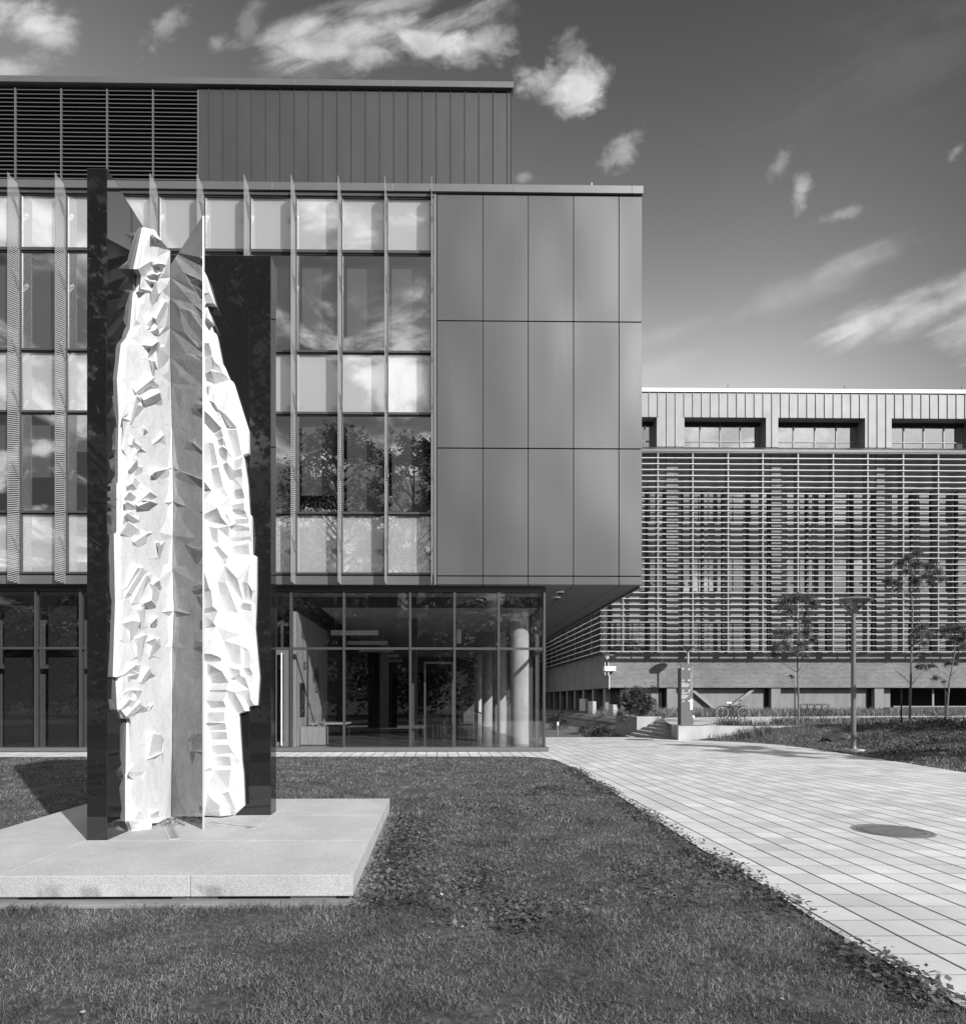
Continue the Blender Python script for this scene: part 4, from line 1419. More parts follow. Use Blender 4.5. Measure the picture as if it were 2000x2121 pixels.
for bi, (a, b) in enumerate(zip(bays[:-1], bays[1:])):
    xa, xb = XX(a + 13, YW), XX(b - 17, YW)
    if bi == 0: xa = xc + .05
    n_ = 4 if bi else 3
    for i in range(n_ + 1):
        u0 = xa + (xb - xa) * i / n_
        w2 = .22 if (i == 2 and bi) else (.16 if i in (0, n_) else .08)  # middle frame widened in black to paint in the strut's shadow
        mm.box(u0 - w2, u0 + w2, YW + .15, YW + .345, zF(1347) + .01, zs - .01)
mm.obj('frame_and_shade', M['black'], fb)
# sun slats, one screen for each bay
ns = 35
zs0, zs1 = zF(1350, 47.2), zF(939, 47.2)
xsl = XX(1241, 47.15)
for bi, (a, b) in enumerate(zip(bays[:-1], bays[1:])):
    xa, xb = XX(a, 47.15) + .02, XX(b, 47.15) - .02
    if bi == 0: xa = xsl
    r_ = MB()
    for k in range(ns):
        z = zs0 + (zs1 - zs0) * k / (ns - 1)
        off = 0
        r_.prism([(xa, 47.0, z - .024), (xa, 47.0, z + .024), (xa, 47.33, z + .034), (xa, 47.33, z + .018), (xa, 47.03, z + .004), (xa, 47.03, z - .024)], (xb - xa, 0, 0))
    so = r_.obj('sun_screen', M['slat'], fb)
    r_ = MB()
    span = XX(1614.5, 47.2) - XX(1397, 47.2)
    x_e = XX(b, 47.2)
    for fr_ in (.165, .50, .83):
        xx = XX(a, 47.2) + span * fr_
        if xx < xa + .2: continue
        r_.box(xx - .045, xx + .045, 47.05, 47.62, zs0 - .1, zs1 + .15)
        if fr_ != .5:
            for q in range(0, ns, 6):
                z = zs0 + (zs1 - zs0) * q / (ns - 1)
                r_.box(xx - .03, xx + .03, 47.63, YW - .001, z - .05, z + .05)
    for fr_ in (.33, .67):
        xx = XX(a, 47.2) + span * fr_
        if xx < xa + .2: continue
        r_.box(xx - .025, xx + .025, 47.34, 47.44, zs0 - .1, zF(1010, 47.2))
    r_.obj('strut', M['strut'], so)
# side screens of the wing
r_ = MB()
for k in range(ns):
    z = zs0 + (zs1 - zs0) * k / (ns - 1)
    r_.prism([(xsl, 47.34, z - .024), (xsl, 47.34, z + .024), (xsl + .2, 47.34, z + .034), (xsl + .2, 47.34, z + .018), (xsl + .03, 47.34, z - .02)], (0, 30, 0))
r_.obj('side_sun_screen', M['slat'], fb)
r_ = MB()
for q in range(11):
    y = 47.6 + 3.0 * q
    r_.box(xsl + .22, xsl + .4, y - .05, y + .05, zs0 - .1, zs1)
    r_.box(xsl + .41, xc - .001, y - .04, y + .04, zs0, zs0 + .1)
r_.obj('side_strut', M['strut'], fb)
MB().box(xc + .45, xc + .6, YW + .6, 78, z1, zt_b).obj('side_wall', M['blind_dark'], fb)
MB().box(xc + .0, xc + .44, YW + .6, YW + 1.8, z1, zt_b).obj('corner_panel', M['farpanel'], fb)
# visor over the screens
MB().prism([(xsl + .3, 46.95, zF(931, 46.95)), (xsl + .3, YW + .1, zF(926)), (xsl + .3, YW + .1, zF(935)), (xsl + .3, 46.95, zF(935.5, 46.95))], (XE - xsl - .3, 0, 0)).obj('visor', M['mullion'], fb)
# top storey
YT = YW + .25
zr0, zr1 = zF(926, YT), zF(865, YT)
zr2, zr3 = zF(813.5, YT), zF(806, YT)
wins = [(1290, 1360), (1417, 1586), (1611, 1791), (1846, 2015), (2040, 2220)]
tm = MB()
xw0 = xc - 1.0
tm.box(xw0, XE, YT, YT + .2, zr1 + .001, zr2 - .06)
ed = xw0
for a, b in wins:
    tm.box(ed, XX(a, YT), YT, YT + .2, zr0, zr1)
    ed = XX(b, YT)
tm.box(ed, XE, YT, YT + .2, zr0, zr1)
# reveals
for a, b in wins:
    tm.box(XX(b, YT), XX(b, YT) + .1, YT + .201, YT + 1.0, zr0, zr1)
    tm.box(XX(a, YT) - .1, XX(b, YT) + .1, YT + .202, YT + 1.0, zr1 + .002, zr1 + .1)
top_ = tm.obj('zinc_cladding', M['zinc'], fb)
sm = MB()
sp = 18.17
k = 0
while 1327 + sp * k < 2300:
    px = 1343.7 + sp * (k - 1)
    x = XX(px, YT)
    inwin = any(a - 3 < px < b + 3 for a, b in wins)
    sm.box(x - .022, x + .022, YT - .06, YT - .001, (zr1 if inwin else zr0) + .002, zr2 - .06)
    k += 1
sm.obj('standing_seam', M['zinc'], fb)
MB().box(xw0 - .1, XE, YT - .10, YT + .4, zr2, zr3).obj('roof_cap', M['white'], fb)
MB().box(xw0, XE, YT + .01, YT + .3, zr2 - .059, zr2 - .001).obj('cap_gap', M['dark'], fb)
MB().box(xw0, XE, YT + .4, 78, zr3 - .5, zr3 - .1).obj('roof', M['coping'], fb)
MB().box(xw0, xw0 + .2, YT + .21, 78, zr0 - .5, zr2 - .01).obj('top_side_wall', M['zinc'], fb)
for a, b in wins:
    xa, xb = XX(a, YT) + .0, XX(b, YT) - .0
    n_ = 4
    zi1 = zr1 - .28
    for i in range(n_):
        u0 = xa + (xb - xa) * i / n_; u1 = xa + (xb - xa) * (i + 1) / n_
        zm = zr0 + (zi1 - zr0) * .38
        for q0_, q1_ in ((zr0 + .05, zm - .04), (zm + .04, zi1)):
            MB().box(u0 + .05, u1 - .05, YT + .9, YT + .915, q0_, q1_).obj('top_window', M['glass_far'], fb)
    m_ = MB()
    for i in range(n_ + 1):
        u0 = xa + (xb - xa) * i / n_
        m_.box(u0 - .045, u0 + .045, YT + .84, YT + .95, zr0, zi1)
    m_.box(xa, xb, YT + .85, YT + .94, zm - .035, zm + .035)
    m_.obj('top_window_frame', M['zinc'], fb)
    MB().box(xa, xb, YT + .82, YT + .96, zi1 + .001, zr1).box(xa, xb, YT + 1.6, YT + 1.7, zr0, zr1).obj('top_window_head', M['blind_dark'], fb)
for px in (1508, 1750, 1993):
    x = XX(px, YT)
    MB().tube([(x, YT + .1, zr3), (x, YT + .1, zF(796, YT))], .02, 5).obj('roof_rod', M['black'], fb)
# recessed base: piers, wall, braces, dark openings, painted shadow strips
zb0 = UP - .2
m_ = MB().box(XX(1290, YW), XX(1828, YW + 1.4), YW + .6, YW + .8, zb0, z0 - .06)
m_.box(XX(1829, YW + .6), XE, YW + .6, YW + .8, zb0, zF(1466, YW + .6))
m_.obj('base_wall', M['conc_grey'], fb)
for a, b in ((1381, 1400), (1597, 1616), (1811, 1830), (2040, 2060)):
    MB().box(XX(a, YW + .1), XX(b, YW + .1), YW + .1, YW + .598, zb0, z0 - .06).obj('pier', M['conc_grey'], fb)
for a, b in ((1366, 1381), (1584, 1597), (1797, 1811)):
    MB().box(XX(a, YW + .5), XX(b, YW + .5), YW + .5, YW + .597, zb0, z0 - .07).obj('pier_shadow', M['dark'], fb)  # black strips painted where each pier's shadow falls
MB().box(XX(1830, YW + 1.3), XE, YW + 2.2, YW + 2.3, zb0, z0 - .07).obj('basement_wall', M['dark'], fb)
for (a, b) in (((1432, 1428), (1487, 1474)), ((1514, 1464), (1563, 1426))):
    p, q = P(*a, YW + .3), P(*b, YW + .3)
    d = (q - p).normalized(); n_ = Vector((-d.z, 0, d.x)) * .10
    MB().prism([p - n_, q - n_, q + n_, p + n_], (0, .25, 0)).obj('brace', M['zinc'], fb)
p, q = P(1481, 1470, YW + .5), P(1478, 1480, YW + .5)
MB().box(p.x - .25, p.x + .45, YW + .28, YW + .58, zb0, zF(1475)).obj('brace_foot', M['conc_grey'], fb)
xa, xb = XX(1831, YW + 1.5), XE
m_ = MB()
for px in (1868, 1915, 1990, 2060):
    x = XX(px, YW + 1.45)
    m_.box(x - .07, x + .07, YW + .62, YW + .7, zF(1464, YW + .6), z0 - .07)
m_.box(xa, xb, YW + .5, YW + .59, zF(1465.5, YW + .5), zF(1462.5, YW + .5))
m_.obj('base_window_frame', M['zinc'], fb)
MB().box(2.5, xc + 2.8, 78.01, 78.4, -.6, 9).obj('lane_end_blocker', M['room'], fb)  # added wall, keeps bright sky from showing at the lane end
# wing base along the lane
for q in range(8):
    y = 49.5 + 3.6 * q
    MB().box(xc + .1, xc + .5, y, y + .6, -.4, z0 - .06).obj('lane_pier', M['conc_grey'], fb)
MB().box(xc + 2.4, xc + 2.6, YW + 1.7, 78, -.5, z0 - .06).obj('lane_wall', M['room'], fb)
here(fb)
for y, h, l, wh in ((41.5, 1.3, 1.2, 'nearest of the three'), (47.0, 1.5, 1.4, 'middle one of the three'), (54.0, 1.7, 2.2, 'farthest of the three')):
    xx = 11.25 if y < 48 else 12.3
    tag(MB().box(xx, xx + .25, y, y + l, -.4, h).obj('low_wall', M['concrete']), 'pale low concrete wall stub along the shaded lane, ' + wh, 'wall', 'low wall stubs along the lane')

# camera and antennas on the brick corner
cc_ = P(1262, 1390, YW - .1)
cz = lambda py: ZZ(py, 1262, YW - .3)
rt = thing('wall_camera', 'white camera mast with a box and rods at the brick corner above the shrub', 'security camera', (xc, YW - .02, cz(1386)))
xx = lambda px: XX(px, YW - .3)
MB().box(xx(1251), xx(1274), YW - .45, YW - .02, cz(1390.5), cz(1380.5)).obj('housing', M['white'], rt, bevel=.03)
MB().box(xx(1260), xx(1276), YW - .3, YW - .01, cz(1363), cz(1356)).obj('bracket', M['zinc'], rt)
MB().lathe([(.001, .2), (.12, .18), (.2, .02), (.14, -.03), (.12, -.12), (.001, -.2)], (xx(1256), YW - .4, cz(1361)), 14).obj('dome', M['white'], rt)
for px in (1252.7, 1259.5):
    MB().tube([(xx(px), YW - .3, cz(1399)), (xx(px), YW - .3, cz(1372))], .03, 6).obj('antenna', M['white'], rt)
MB().tube([(xx(1263.2), YW - .06, cz(1427)), (xx(1263.2), YW - .06, cz(1391))], .035, 6).obj('conduit', M['white'], rt)
here(rt)

# ================================================================== SIGN TOTEM
YS = 26.12
tt = thing('sign_totem', 'tall grey wayfinding totem with white arrows and small lettering at the top of the steps', 'sign', (XX(1422, YS), YS, UP))
sx = lambda p: XX(p, YS); sz = lambda p: ZZ(p, 1422, YS)
zb_ = UP - .004
MB().box(sx(1410), sx(1434), YS, YS + .06, zb_, sz(1375)).obj('front_panel', M['sign'], tt)
MB().box(sx(1410) - .004, sx(1434) - .02, YS + .061, YS + .36, zb_, sz(1384)).obj('body', M['sign_side'], tt)
MB().box(sx(1429), sx(1434) + .002, YS - .006, YS - .001, sz(1406), sz(1382)).obj('colour_strip', M['zinc'], tt)
MB().box(sx(1429), sx(1434) + .002, YS - .006, YS - .001, sz(1448), sz(1406.3)).obj('colour_strip', M['sign_mid'], tt)
MB().box(sx(1429), sx(1434) + .002, YS - .006, YS - .001, sz(1470.3), sz(1448.3)).obj('colour_strip', M['white'], tt)
ar_ = MB()
q_ = lambda cx, cy: (sx(1380 + .096 * cx), sz(1330 + .096 * cy))
def seg(m_, a, b, wd, y0=YS - .008, y1=YS - .001):
    A = Vector((a[0], y1, a[1])); B = Vector((b[0], y1, b[1])); d = (B - A).normalized()
    n_ = Vector((-d.z, 0, d.x)) * wd / 2
    m_.prism([A - n_, B - n_, B + n_, A + n_], (0, y0 - y1, 0))
for cy in (826, 1050, 1275):
    seg(ar_, q_(330, cy), q_(374, cy), .012)
    seg(ar_, q_(356, cy - 22), q_(376, cy), .013, YS - .0085); seg(ar_, q_(356, cy + 22), q_(376, cy), .013, YS - .009)
seg(ar_, q_(352, 605), q_(352, 562), .014)
seg(ar_, q_(332, 584), q_(352, 562), .014, YS - .0085); seg(ar_, q_(372, 584), q_(352, 562), .014, YS - .009)
ar_.obj('arrow', M['white'], tt)
ic = MB()
for cx, cy in ((485, 588), (485, 826), (488, 1050), (485, 1275)):
    a, b = q_(cx - 15, cy + 15), q_(cx + 15, cy - 15)
    ic.box(a[0], b[0], YS - .008, YS - .001, a[1], b[1])
ic.obj('icon', M['white'], tt)
tx = MB(); rt_ = random.Random(3)
lines = [(880, 390), (902, 478), (922, 498), (942, 492), (962, 468), (1098, 498), (1118, 425), (1152, 475), (1172, 470), (1192, 440), (1212, 418)]
for cy, ex in lines:
    x = 326
    while x < ex - 4:
        l = min(rt_.uniform(14, 40), ex - x)
        a, b = q_(x, cy + 4), q_(x + l, cy - 4)
        tx.box(a[0], b[0], YS - .004, YS - .001, a[1], b[1])
        x += l + 5
tx.obj('small_lettering', M['white'], tt)
tx = MB()
for y0, n_, st_ in ((575, 3, 32), (1045, 6, 28)):
    for i in range(n_):
        cy = y0 + i * st_
        a, b = q_(526, cy + 9), q_(546, cy - 9)
        tx.box(a[0], b[0], YS - .011, YS - .0065, a[1], a[1] + .012).box(a[0], b[0], YS - .011, YS - .0065, b[1] - .012, b[1]).box(a[0], a[0] + .006, YS - .0105, YS - .0065, a[1] + .0125, b[1] - .0125)
tx.obj('strip_lettering', M['sign_dark'], tt)
here(tt)
gl_ = P(1434.8, 1485, 27)
tag(MB().lathe([(.001, .07), (.05, .06), (.07, .0), (.05, -.06), (.001, -.07)], gl_, 12).obj('ball_light', M['white'], smooth=True), 'tiny white globe light at the right foot of the sign totem', 'light')
tag(MB().tube([(gl_.x, gl_.y, UP), (gl_.x, gl_.y, gl_.z - .065)], .02, 6).obj('globe_stem', M['post']), 'thin dark stem under the tiny globe light beside the totem', 'post')

# ================================================================== LAMP POSTS
def lamp_post(px, y, zb, ztop, label, mt, loc=None):
    H_ = ztop - zb
    x = XX(px, y)
    r_ = thing('lamp_post', label, 'street lamp', (x, y, zb), 'round headed lamp posts')
    hp = H_ - .52
    MB().lathe([(.16, 0), (.16, .03), (.10, .04), (.078, .09), (.072, .16), (.062, hp), (.075, hp + .01), (.10, hp + .06), (.115, hp + .09)], seg=20).obj('pole', mt, r_, smooth=True)
    bb = MB()
    for a in range(4):
        bb.tube([(.13 * math.cos(a * 1.57 + .8), .13 * math.sin(a * 1.57 + .8), .03), (.13 * math.cos(a * 1.57 + .8), .13 * math.sin(a * 1.57 + .8), .065)], .016, 6)
    bb.obj('bolt', mt, r_)
    MB().lathe([(.115, hp + .095), (.46, H_ - .115)], seg=28).obj('glass_bowl', M['glass_lamp'], r_, smooth=True)
    MB().lathe([(.545, H_ - .125), (.55, H_ - .105), (.45, H_ - .06), (.25, H_ - .015), (.001, H_)], seg=32).obj('hat', mt, r_, smooth=True)
    MB().lathe([(.54, H_ - .127), (.001, H_ - .10)], seg=32).obj('hat_underside', M['lamp_lens'], r_)
    MB().lathe([(.001, hp + .10), (.07, hp + .11), (.10, hp + .2), (.12, H_ - .16), (.001, H_ - .14)], seg=16).obj('lamp', M['bulb'], r_, smooth=True)
    ar = MB()
    for a in range(4):
        t_ = a * math.pi / 2 + .35
        c_, s_ = math.cos(t_), math.sin(t_)
        ar.tube([(.10 * c_, .10 * s_, hp + .05), (.27 * c_, .27 * s_, hp + .2), (.52 * c_, .52 * s_, H_ - .10)], .016, 6)
        ar.tube([(.52 * c_, .52 * s_, H_ - .10), (.60 * c_, .60 * s_, H_ - .045)], .011, 5)
    ar.obj('arm', mt, r_)
    return r_


lbz = G(1767, 1553, .08)
lp_ = lamp_post(1767, lbz.y, .08, P(1767, 1236.5, lbz.y).z, 'tall dark lamp post with a round glass head standing on the right grass bank', M['post'])
MB().lathe([(.001, .02), (.30, .015), (.34, -.06)], seg=18).obj('base_pad', M['concrete'], lp_)
lamp_post(1424.5, 46.0, UP, P(1424, 1336, 46.0).z, 'pale lamp post with a round head rising behind the sign totem', M['pale_post'])

# bollard
b_ = P(1154.7, 1495, 28.2)
bo = thing('bollard', 'slim steel post with a white cap at the shaded lane mouth', 'bollard', (b_.x, 28.2, -.02))
MB().tube([(0, 0, 0), (0, 0, b_.z - .14)], .035, 10).obj('post', M['steel'], bo)
MB().lathe([(.045, b_.z - .14), (.045, b_.z - .0), (.001, b_.z + .02)], seg=12).obj('cap', M['white'], bo)

# ================================================================== BICYCLE AND RACKS
def bicycle(Y=33.4):
    zg = UP + .03
    a = XX(1495.7, Y); b = XX(1540.1, Y)
    r_ = thing('bicycle', 'parked bicycle with a white saddle cover leaning at the metal rack', 'bicycle', (a, Y, zg))
    L_ = b - a; R = .335
    for x in (0, L_):
        w_ = MB()
        w_.tube([(x + R * math.cos(t), 0, R + R * math.sin(t)) for t in np.linspace(0, 2 * math.pi, 29)], .016, 6, False)
        wo_ = w_.obj('wheel', M['rubber'], r_)
        w_ = MB().tube([(x + (R - .03) * math.cos(t), 0, R + (R - .03) * math.sin(t)) for t in np.linspace(0, 2 * math.pi, 29)], .007, 6, False)
        w_.obj('rim', M['white'], wo_)
        w_ = MB()
        for k in range(14):
            t = k * math.pi / 7
            w_.tube([(x, 0, R), (x + (R - .03) * math.cos(t), 0, R + (R - .03) * math.sin(t))], .002, 3)
        w_.tube([(x, -.04, R), (x, .04, R)], .022, 8)
        w_.obj('spokes', M['steel'], wo_)
    bbx, bbz = L_ * .43, R - .04
    sx_, sz_ = L_ * .30, .80
    hx_, hz_ = L_ * .80, .80
    f_ = MB()
    for p, q in (((bbx, bbz), (sx_ + .03, sz_)), ((bbx, bbz), (hx_ + .02, hz_ - .12)), ((sx_ + .06, sz_ - .1), (hx_, hz_ - .03)), ((0, R), (bbx, bbz)), ((0, R), (sx_ + .06, sz_ - .1)), ((hx_, hz_ + .04), (hx_ + .05, hz_ - .16)), ((hx_ + .05, hz_ - .16), (L_, R))):
        f_.tube([(p[0], 0, p[1]), (q[0], 0, q[1])], .016, 6)
    f_.tube([(bbx - .0, -.07, bbz), (bbx + .1, -.07, bbz - .13)], .012, 5).tube([(bbx, .07, bbz), (bbx - .1, .07, bbz + .13)], .012, 5)
    f_.obj('frame', M['black'], r_)
    MB().prism([(sx_ - .16, -.09, sz_ + .03), (sx_ + .14, -.03, sz_ + .02), (sx_ + .14, .03, sz_ + .02), (sx_ - .16, .09, sz_ + .03)], (0, 0, .08)).obj('saddle', M['white'], r_, bevel=.02)
    MB().tube([(sx_ + .03, 0, sz_), (sx_, 0, sz_ + .04)], .02, 6).obj('seat_post', M['steel'], r_)
    MB().tube([(hx_, 0, hz_ + .04), (hx_ - .01, 0, hz_ + .16)], .014, 6).tube([(hx_ - .14, -.26, hz_ + .2), (hx_ + .03, -.2, hz_ + .2), (hx_ - .01, 0, hz_ + .16), (hx_ + .03, .2, hz_ + .2), (hx_ - .14, .26, hz_ + .2)], .013, 6).obj('handlebar', M['black'], r_)
    MB().tube([(-.22, 0, .66), (.22, 0, .68)], .012, 5).tube([(-.1, .05, .66), (0, .05, R)], .006, 4).tube([(-.22, -.08, .66), (.22, -.08, .68)], .008, 4).obj('luggage_rack', M['black'], r_)
    return r_


bicycle()


def rack(pa, pb, yb, Y, h, label, zig=7):
    a, b = XX(pa, Y), XX(pb, Y)
    zg = UP + .02
    r_ = thing('bike_rack', label, 'bike rack', (a, Y, zg), 'metal bike racks')
    L_ = b - a
    MB().tube([(0, 0, h), (L_, 0, h)], .022, 6).obj('top_rail', M['black'], r_)
    m_ = MB()
    for k in range(zig):
        x = L_ * (k + .5) / zig
        s_ = .10 if k % 2 else -.10
        m_.tube([(x - .12, .15, h - .01), (x - .05 + s_, .1, h - .12), (x + .1 + s_ * 2, -.05, .0)], .021, 5)
        m_.tube([(x + .12, -.15, h - .01), (x + .07 - s_, -.1, h - .14), (x - .08 - s_ * 2, .05, .0)], .021, 5)
    m_.obj('bar', M['black'], r_)
    MB().tube([(0, 0, 0), (0, 0, h)], .022, 6).obj('leg', M['black'], r_)
    MB().tube([(L_, 0, 0), (L_, 0, h)], .022, 6).obj('leg', M['black'], r_)


rack(1492, 1541, 1492, 34.0, .70, 'dark metal bike rack directly behind the parked bicycle')
rack(1660, 1712, 1484, 38.0, .78, 'empty dark metal bike rack between the first young tree and the lamp post')


# ================================================================== VEGETATION
def fastmesh(name, verts, nper, mat_, faces_per):
    """verts (N*nper,3); faces_per: list of tuples of local indices for each island"""
    n = len(verts) // nper
    me = bpy.data.meshes.new(name)
    me.vertices.add(len(verts)); me.vertices.foreach_set('co', np.asarray(verts, dtype=np.float32).ravel())
    idx = []
    sizes = [len(f) for f in faces_per]
    base = (np.arange(n) * nper)[:, None]
    flat = np.concatenate([np.array(f) for f in faces_per])[None, :]
    li = (base + flat).ravel()
    ls = np.tile(np.array(sizes), n)
    st_ = np.concatenate([[0], np.cumsum(ls)[:-1]])
    me.loops.add(len(li)); me.loops.foreach_set('vertex_index', li.astype(np.int32))
    me.polygons.add(len(ls)); me.polygons.foreach_set('loop_start', st_.astype(np.int32)); me.polygons.foreach_set('loop_total', ls.astype(np.int32))
    me.update(calc_edges=True)
    me.materials.append(mat_)
    o = bpy.data.objects.new(name, me)
    COL.objects.link(o)
    return o


def leaf_verts(c, size, droop=.3, asp=.45, flat=0.0):
    """diamond leaves folded along the middle: 4 verts each"""
    n = len(c)
    th = rng.uniform(0, 2 * math.pi, n)
    tilt = rng.normal(-droop, .5, n) * (1 - flat)
    d = np.stack([np.cos(th) * np.cos(tilt), np.sin(th) * np.cos(tilt), np.sin(tilt)], 1)
    s_ = np.stack([-np.sin(th), np.cos(th), np.zeros(n)], 1)
    up = np.cross(d, s_)
    roll = rng.normal(0, .5, n) * (1 - flat * .6)
    s2 = s_ * np.cos(roll)[:, None] + up * np.sin(roll)[:, None]
    sz_ = (size * rng.uniform(.6, 1.3, n))[:, None]
    a = c - d * sz_ * .5; b = c + s2 * sz_ * asp * .5 + d * sz_ * .05; e = c + d * sz_ * .5; f_ = c - s2 * sz_ * asp * .5 + d * sz_ * .05
    return np.stack([a, b, e, f_], 1).reshape(-1, 3)


LF4 = [(0, 1, 2), (0, 2, 3)]


def clump_points(centres, radii, per):
    out = []
    for c, r, k in zip(centres, radii, per):
        # twigs radiating from the clump centre, leaves strung on them
        nt = max(3, int(k / 14))
        for _ in range(nt):
            v_ = rng.normal(0, 1, 3); v_[2] = v_[2] * .6 + .1; v_ /= np.linalg.norm(v_)
            L_ = r * rng.uniform(.5, 1.25)
            t_ = rng.uniform(.15, 1, int(k / nt))[:, None]
            p = np.array(c) + v_ * L_ * t_ + np.array([0, 0, -1]) * (t_ ** 2) * r * .25
            out.append(p + rng.normal(0, r * .10, p.shape))
    return np.concatenate(out)


def sapling(label, Y, trunk, clusters, tw=.045, leaf=.082, dens=1.5, twigs=(), name='young_tree', cat='tree'):
    q = lambda c, dy_=0: P(1500 + .26667 * c[0], 1100 + .26667 * c[1], Y + dy_)
    tp = [q(c) for c in trunk]
    base = tp[0].copy(); base.z = hgt(base.x, base.y) - .05
    tp[0] = base
    r_ = thing(name, label, cat, base, 'young trees on the bank')
    n_ = len(tp)
    m_ = MB().tube([p - base for p in tp], [tw * (1 - .75 * i / (n_ - 1)) for i in range(n_)], 7)
    m_.obj('trunk', M['bark'], r_, smooth=True)
    cs = []; rs = []; ks = []
    m_ = MB()
    for (cx, cy, cr) in clusters:
        r = cr * .26667 * Y / F
        p = q((cx, cy), rng.uniform(-.5, .5))
        cs.append(np.array(p - base)); rs.append(r * 1.18); ks.append(int(dens * 850 * (r / .35) ** 1.6) + 40)
        # limb from the trunk
        best = min(tp[1:], key=lambda t_: (t_ - p).length + (2 if t_.z > p.z else 0))
        mid = (best + p) / 2 + Vector((0, 0, -.08))
        m_.tube([best - base, mid - base, p - base], [.016, .011, .005], 5)
        for _ in range(4):
            m_.tube([p - base, p - base + Vector(rng.normal(0, r * .6, 3))], [.005, .002], 4)
    for (a, b) in twigs:
        pa, pb = q(a), q(b, rng.uniform(-.4, .4))
        m_.tube([pa - base, (pa + pb) / 2 - base + Vector((0, 0, .04)), pb - base], [.012, .008, .003], 4)
        for _ in range(3):
            t_ = rng.uniform(.4, .9); pm_ = pa.lerp(pb, t_)
            m_.tube([pm_ - base, pm_ - base + (pb - pa) * .25 + Vector(rng.normal(0, .08, 3))], [.005, .002], 4)
    m_.obj('branches', M['bark'], r_)
    pts = clump_points(cs, rs, ks)
    o = fastmesh('crown', leaf_verts(pts, np.full(len(pts), leaf), .45, .34), 4, M['leaf'], LF4)
    o.parent = r_
    return r_


sapling('young thin tree with two tiers of leaves, left of the tall lamp post', 28.2,
        [(572, 1492), (575, 1300), (568, 1100), (565, 950), (578, 750), (575, 690), (605, 600)],
        [(480, 540, 62), (560, 510, 70), (640, 520, 62), (690, 560, 45), (425, 590, 42), (520, 610, 55), (640, 640, 42), (640, 700, 38), (420, 780, 60), (500, 790, 50), (640, 780, 60), (690, 840, 36),
         (400, 900, 55), (480, 900, 55), (560, 920, 40), (380, 960, 45), (600, 870, 42), (520, 1125, 22), (630, 960, 34)], twigs=[((570, 1150), (660, 1020)), ((568, 1060), (500, 1000)), ((575, 1250), (540, 1200))])
sapling('tallest young tree with a high leafy crown, right of the tall lamp post', 23.4,
        [(1437, 1545), (1441, 1350), (1446, 1200), (1452, 900), (1460, 600), (1446, 480), (1462, 350), (1490, 230)],
        [(1490, 175, 42), (1430, 210, 52), (1370, 255, 52), (1500, 250, 55), (1420, 310, 46), (1590, 270, 60), (1650, 320, 52), (1690, 372, 34), (1275, 385, 44), (1340, 410, 52), (1480, 390, 55), (1560, 350, 46), (1600, 400, 38), (1350, 450, 36),
         (1530, 745, 60), (1500, 810, 50), (1580, 800, 44), (1540, 870, 44), (1470, 860, 30)], leaf=.072,
        twigs=[((1448, 1190), (1330, 1090)), ((1448, 1200), (1560, 1070)), ((1450, 1020), (1520, 950)), ((1450, 560), (1360, 520)), ((1450, 560), (1560, 480)), ((1455, 700), (1400, 560)), ((1446, 1190), (1300, 1060))])
sapling('crooked young tree leaning right at the picture edge', 29.5,
        [(1722, 1475), (1735, 1300), (1748, 1170), (1768, 1050), (1787, 950), (1790, 850), (1782, 770)],
        [(1690, 770, 50), (1750, 765, 52), (1820, 755, 60), (1875, 780, 46), (1780, 830, 52), (1840, 840, 52), (1850, 900, 44), (1700, 815, 34), (1740, 1025, 36), (1790, 1030, 22), (1545, 1052, 36), (1610, 1045, 36), (1500, 1052, 22), (1640, 1140, 28), (1700, 1170, 16)],
        twigs=[((1750, 1150), (1650, 1060)), ((1742, 1210), (1640, 1140)), ((1756, 1130), (1800, 1090))])
for px, y0, y1, Y, lb in ((1646, 1435, 1497, 28.0, 'dark wooden stake beside the young tree left of the lamp post'), (1866, 1427, 1503, 24.2, 'dark stake left of the tallest young tree'), (1957, 1430, 1492, 29.0, 'dark stake beside the crooked tree at the picture edge')):
    a = P(px, y1, Y); b = P(px, y0, Y)
    a.z = hgt(a.x, Y) - .05
    tag(MB().tube([a, b], .03, 6).obj('tree_stake', M['bark_dark'], smooth=True), lb, 'stake', 'stakes beside the young trees')


def shrub(name, label, cs, rs, ks, leaf, mat_, base, cat='shrub', group=None):
    r_ = thing(name, label, cat, base, group)
    b3 = np.array(base)
    m_ = MB()
    for c in cs:
        m_.tube([(0, 0, 0), tuple((np.array(c) - b3) * .5 + rng.normal(0, .04, 3)), tuple(np.array(c) - b3)], [.02, .012, .004], 5)
    m_.obj('stems', M['bark'], r_)
    pts = clump_points([np.array(c) - b3 for c in cs], rs, ks)
    o = fastmesh('foliage', leaf_verts(pts, np.full(len(pts), leaf), .2, .5), 4, mat_, LF4); o.parent = r_
    return r_


def blobset(px0_, px1_, y0_, y1_, Y, n, r, dy_=.8):
    cs = []
    while len(cs) < n:
        a = rng.uniform(-1, 1); b = rng.uniform(-1, 1)
        if a * a + b * b > 1: continue
        cs.append(np.array(P((px0_ + px1_) / 2 + a * (px1_ - px0_) / 2, (y0_ + y1_) / 2 + b * (y1_ - y0_) / 2, Y + rng.uniform(-dy_, dy_))))
    return cs


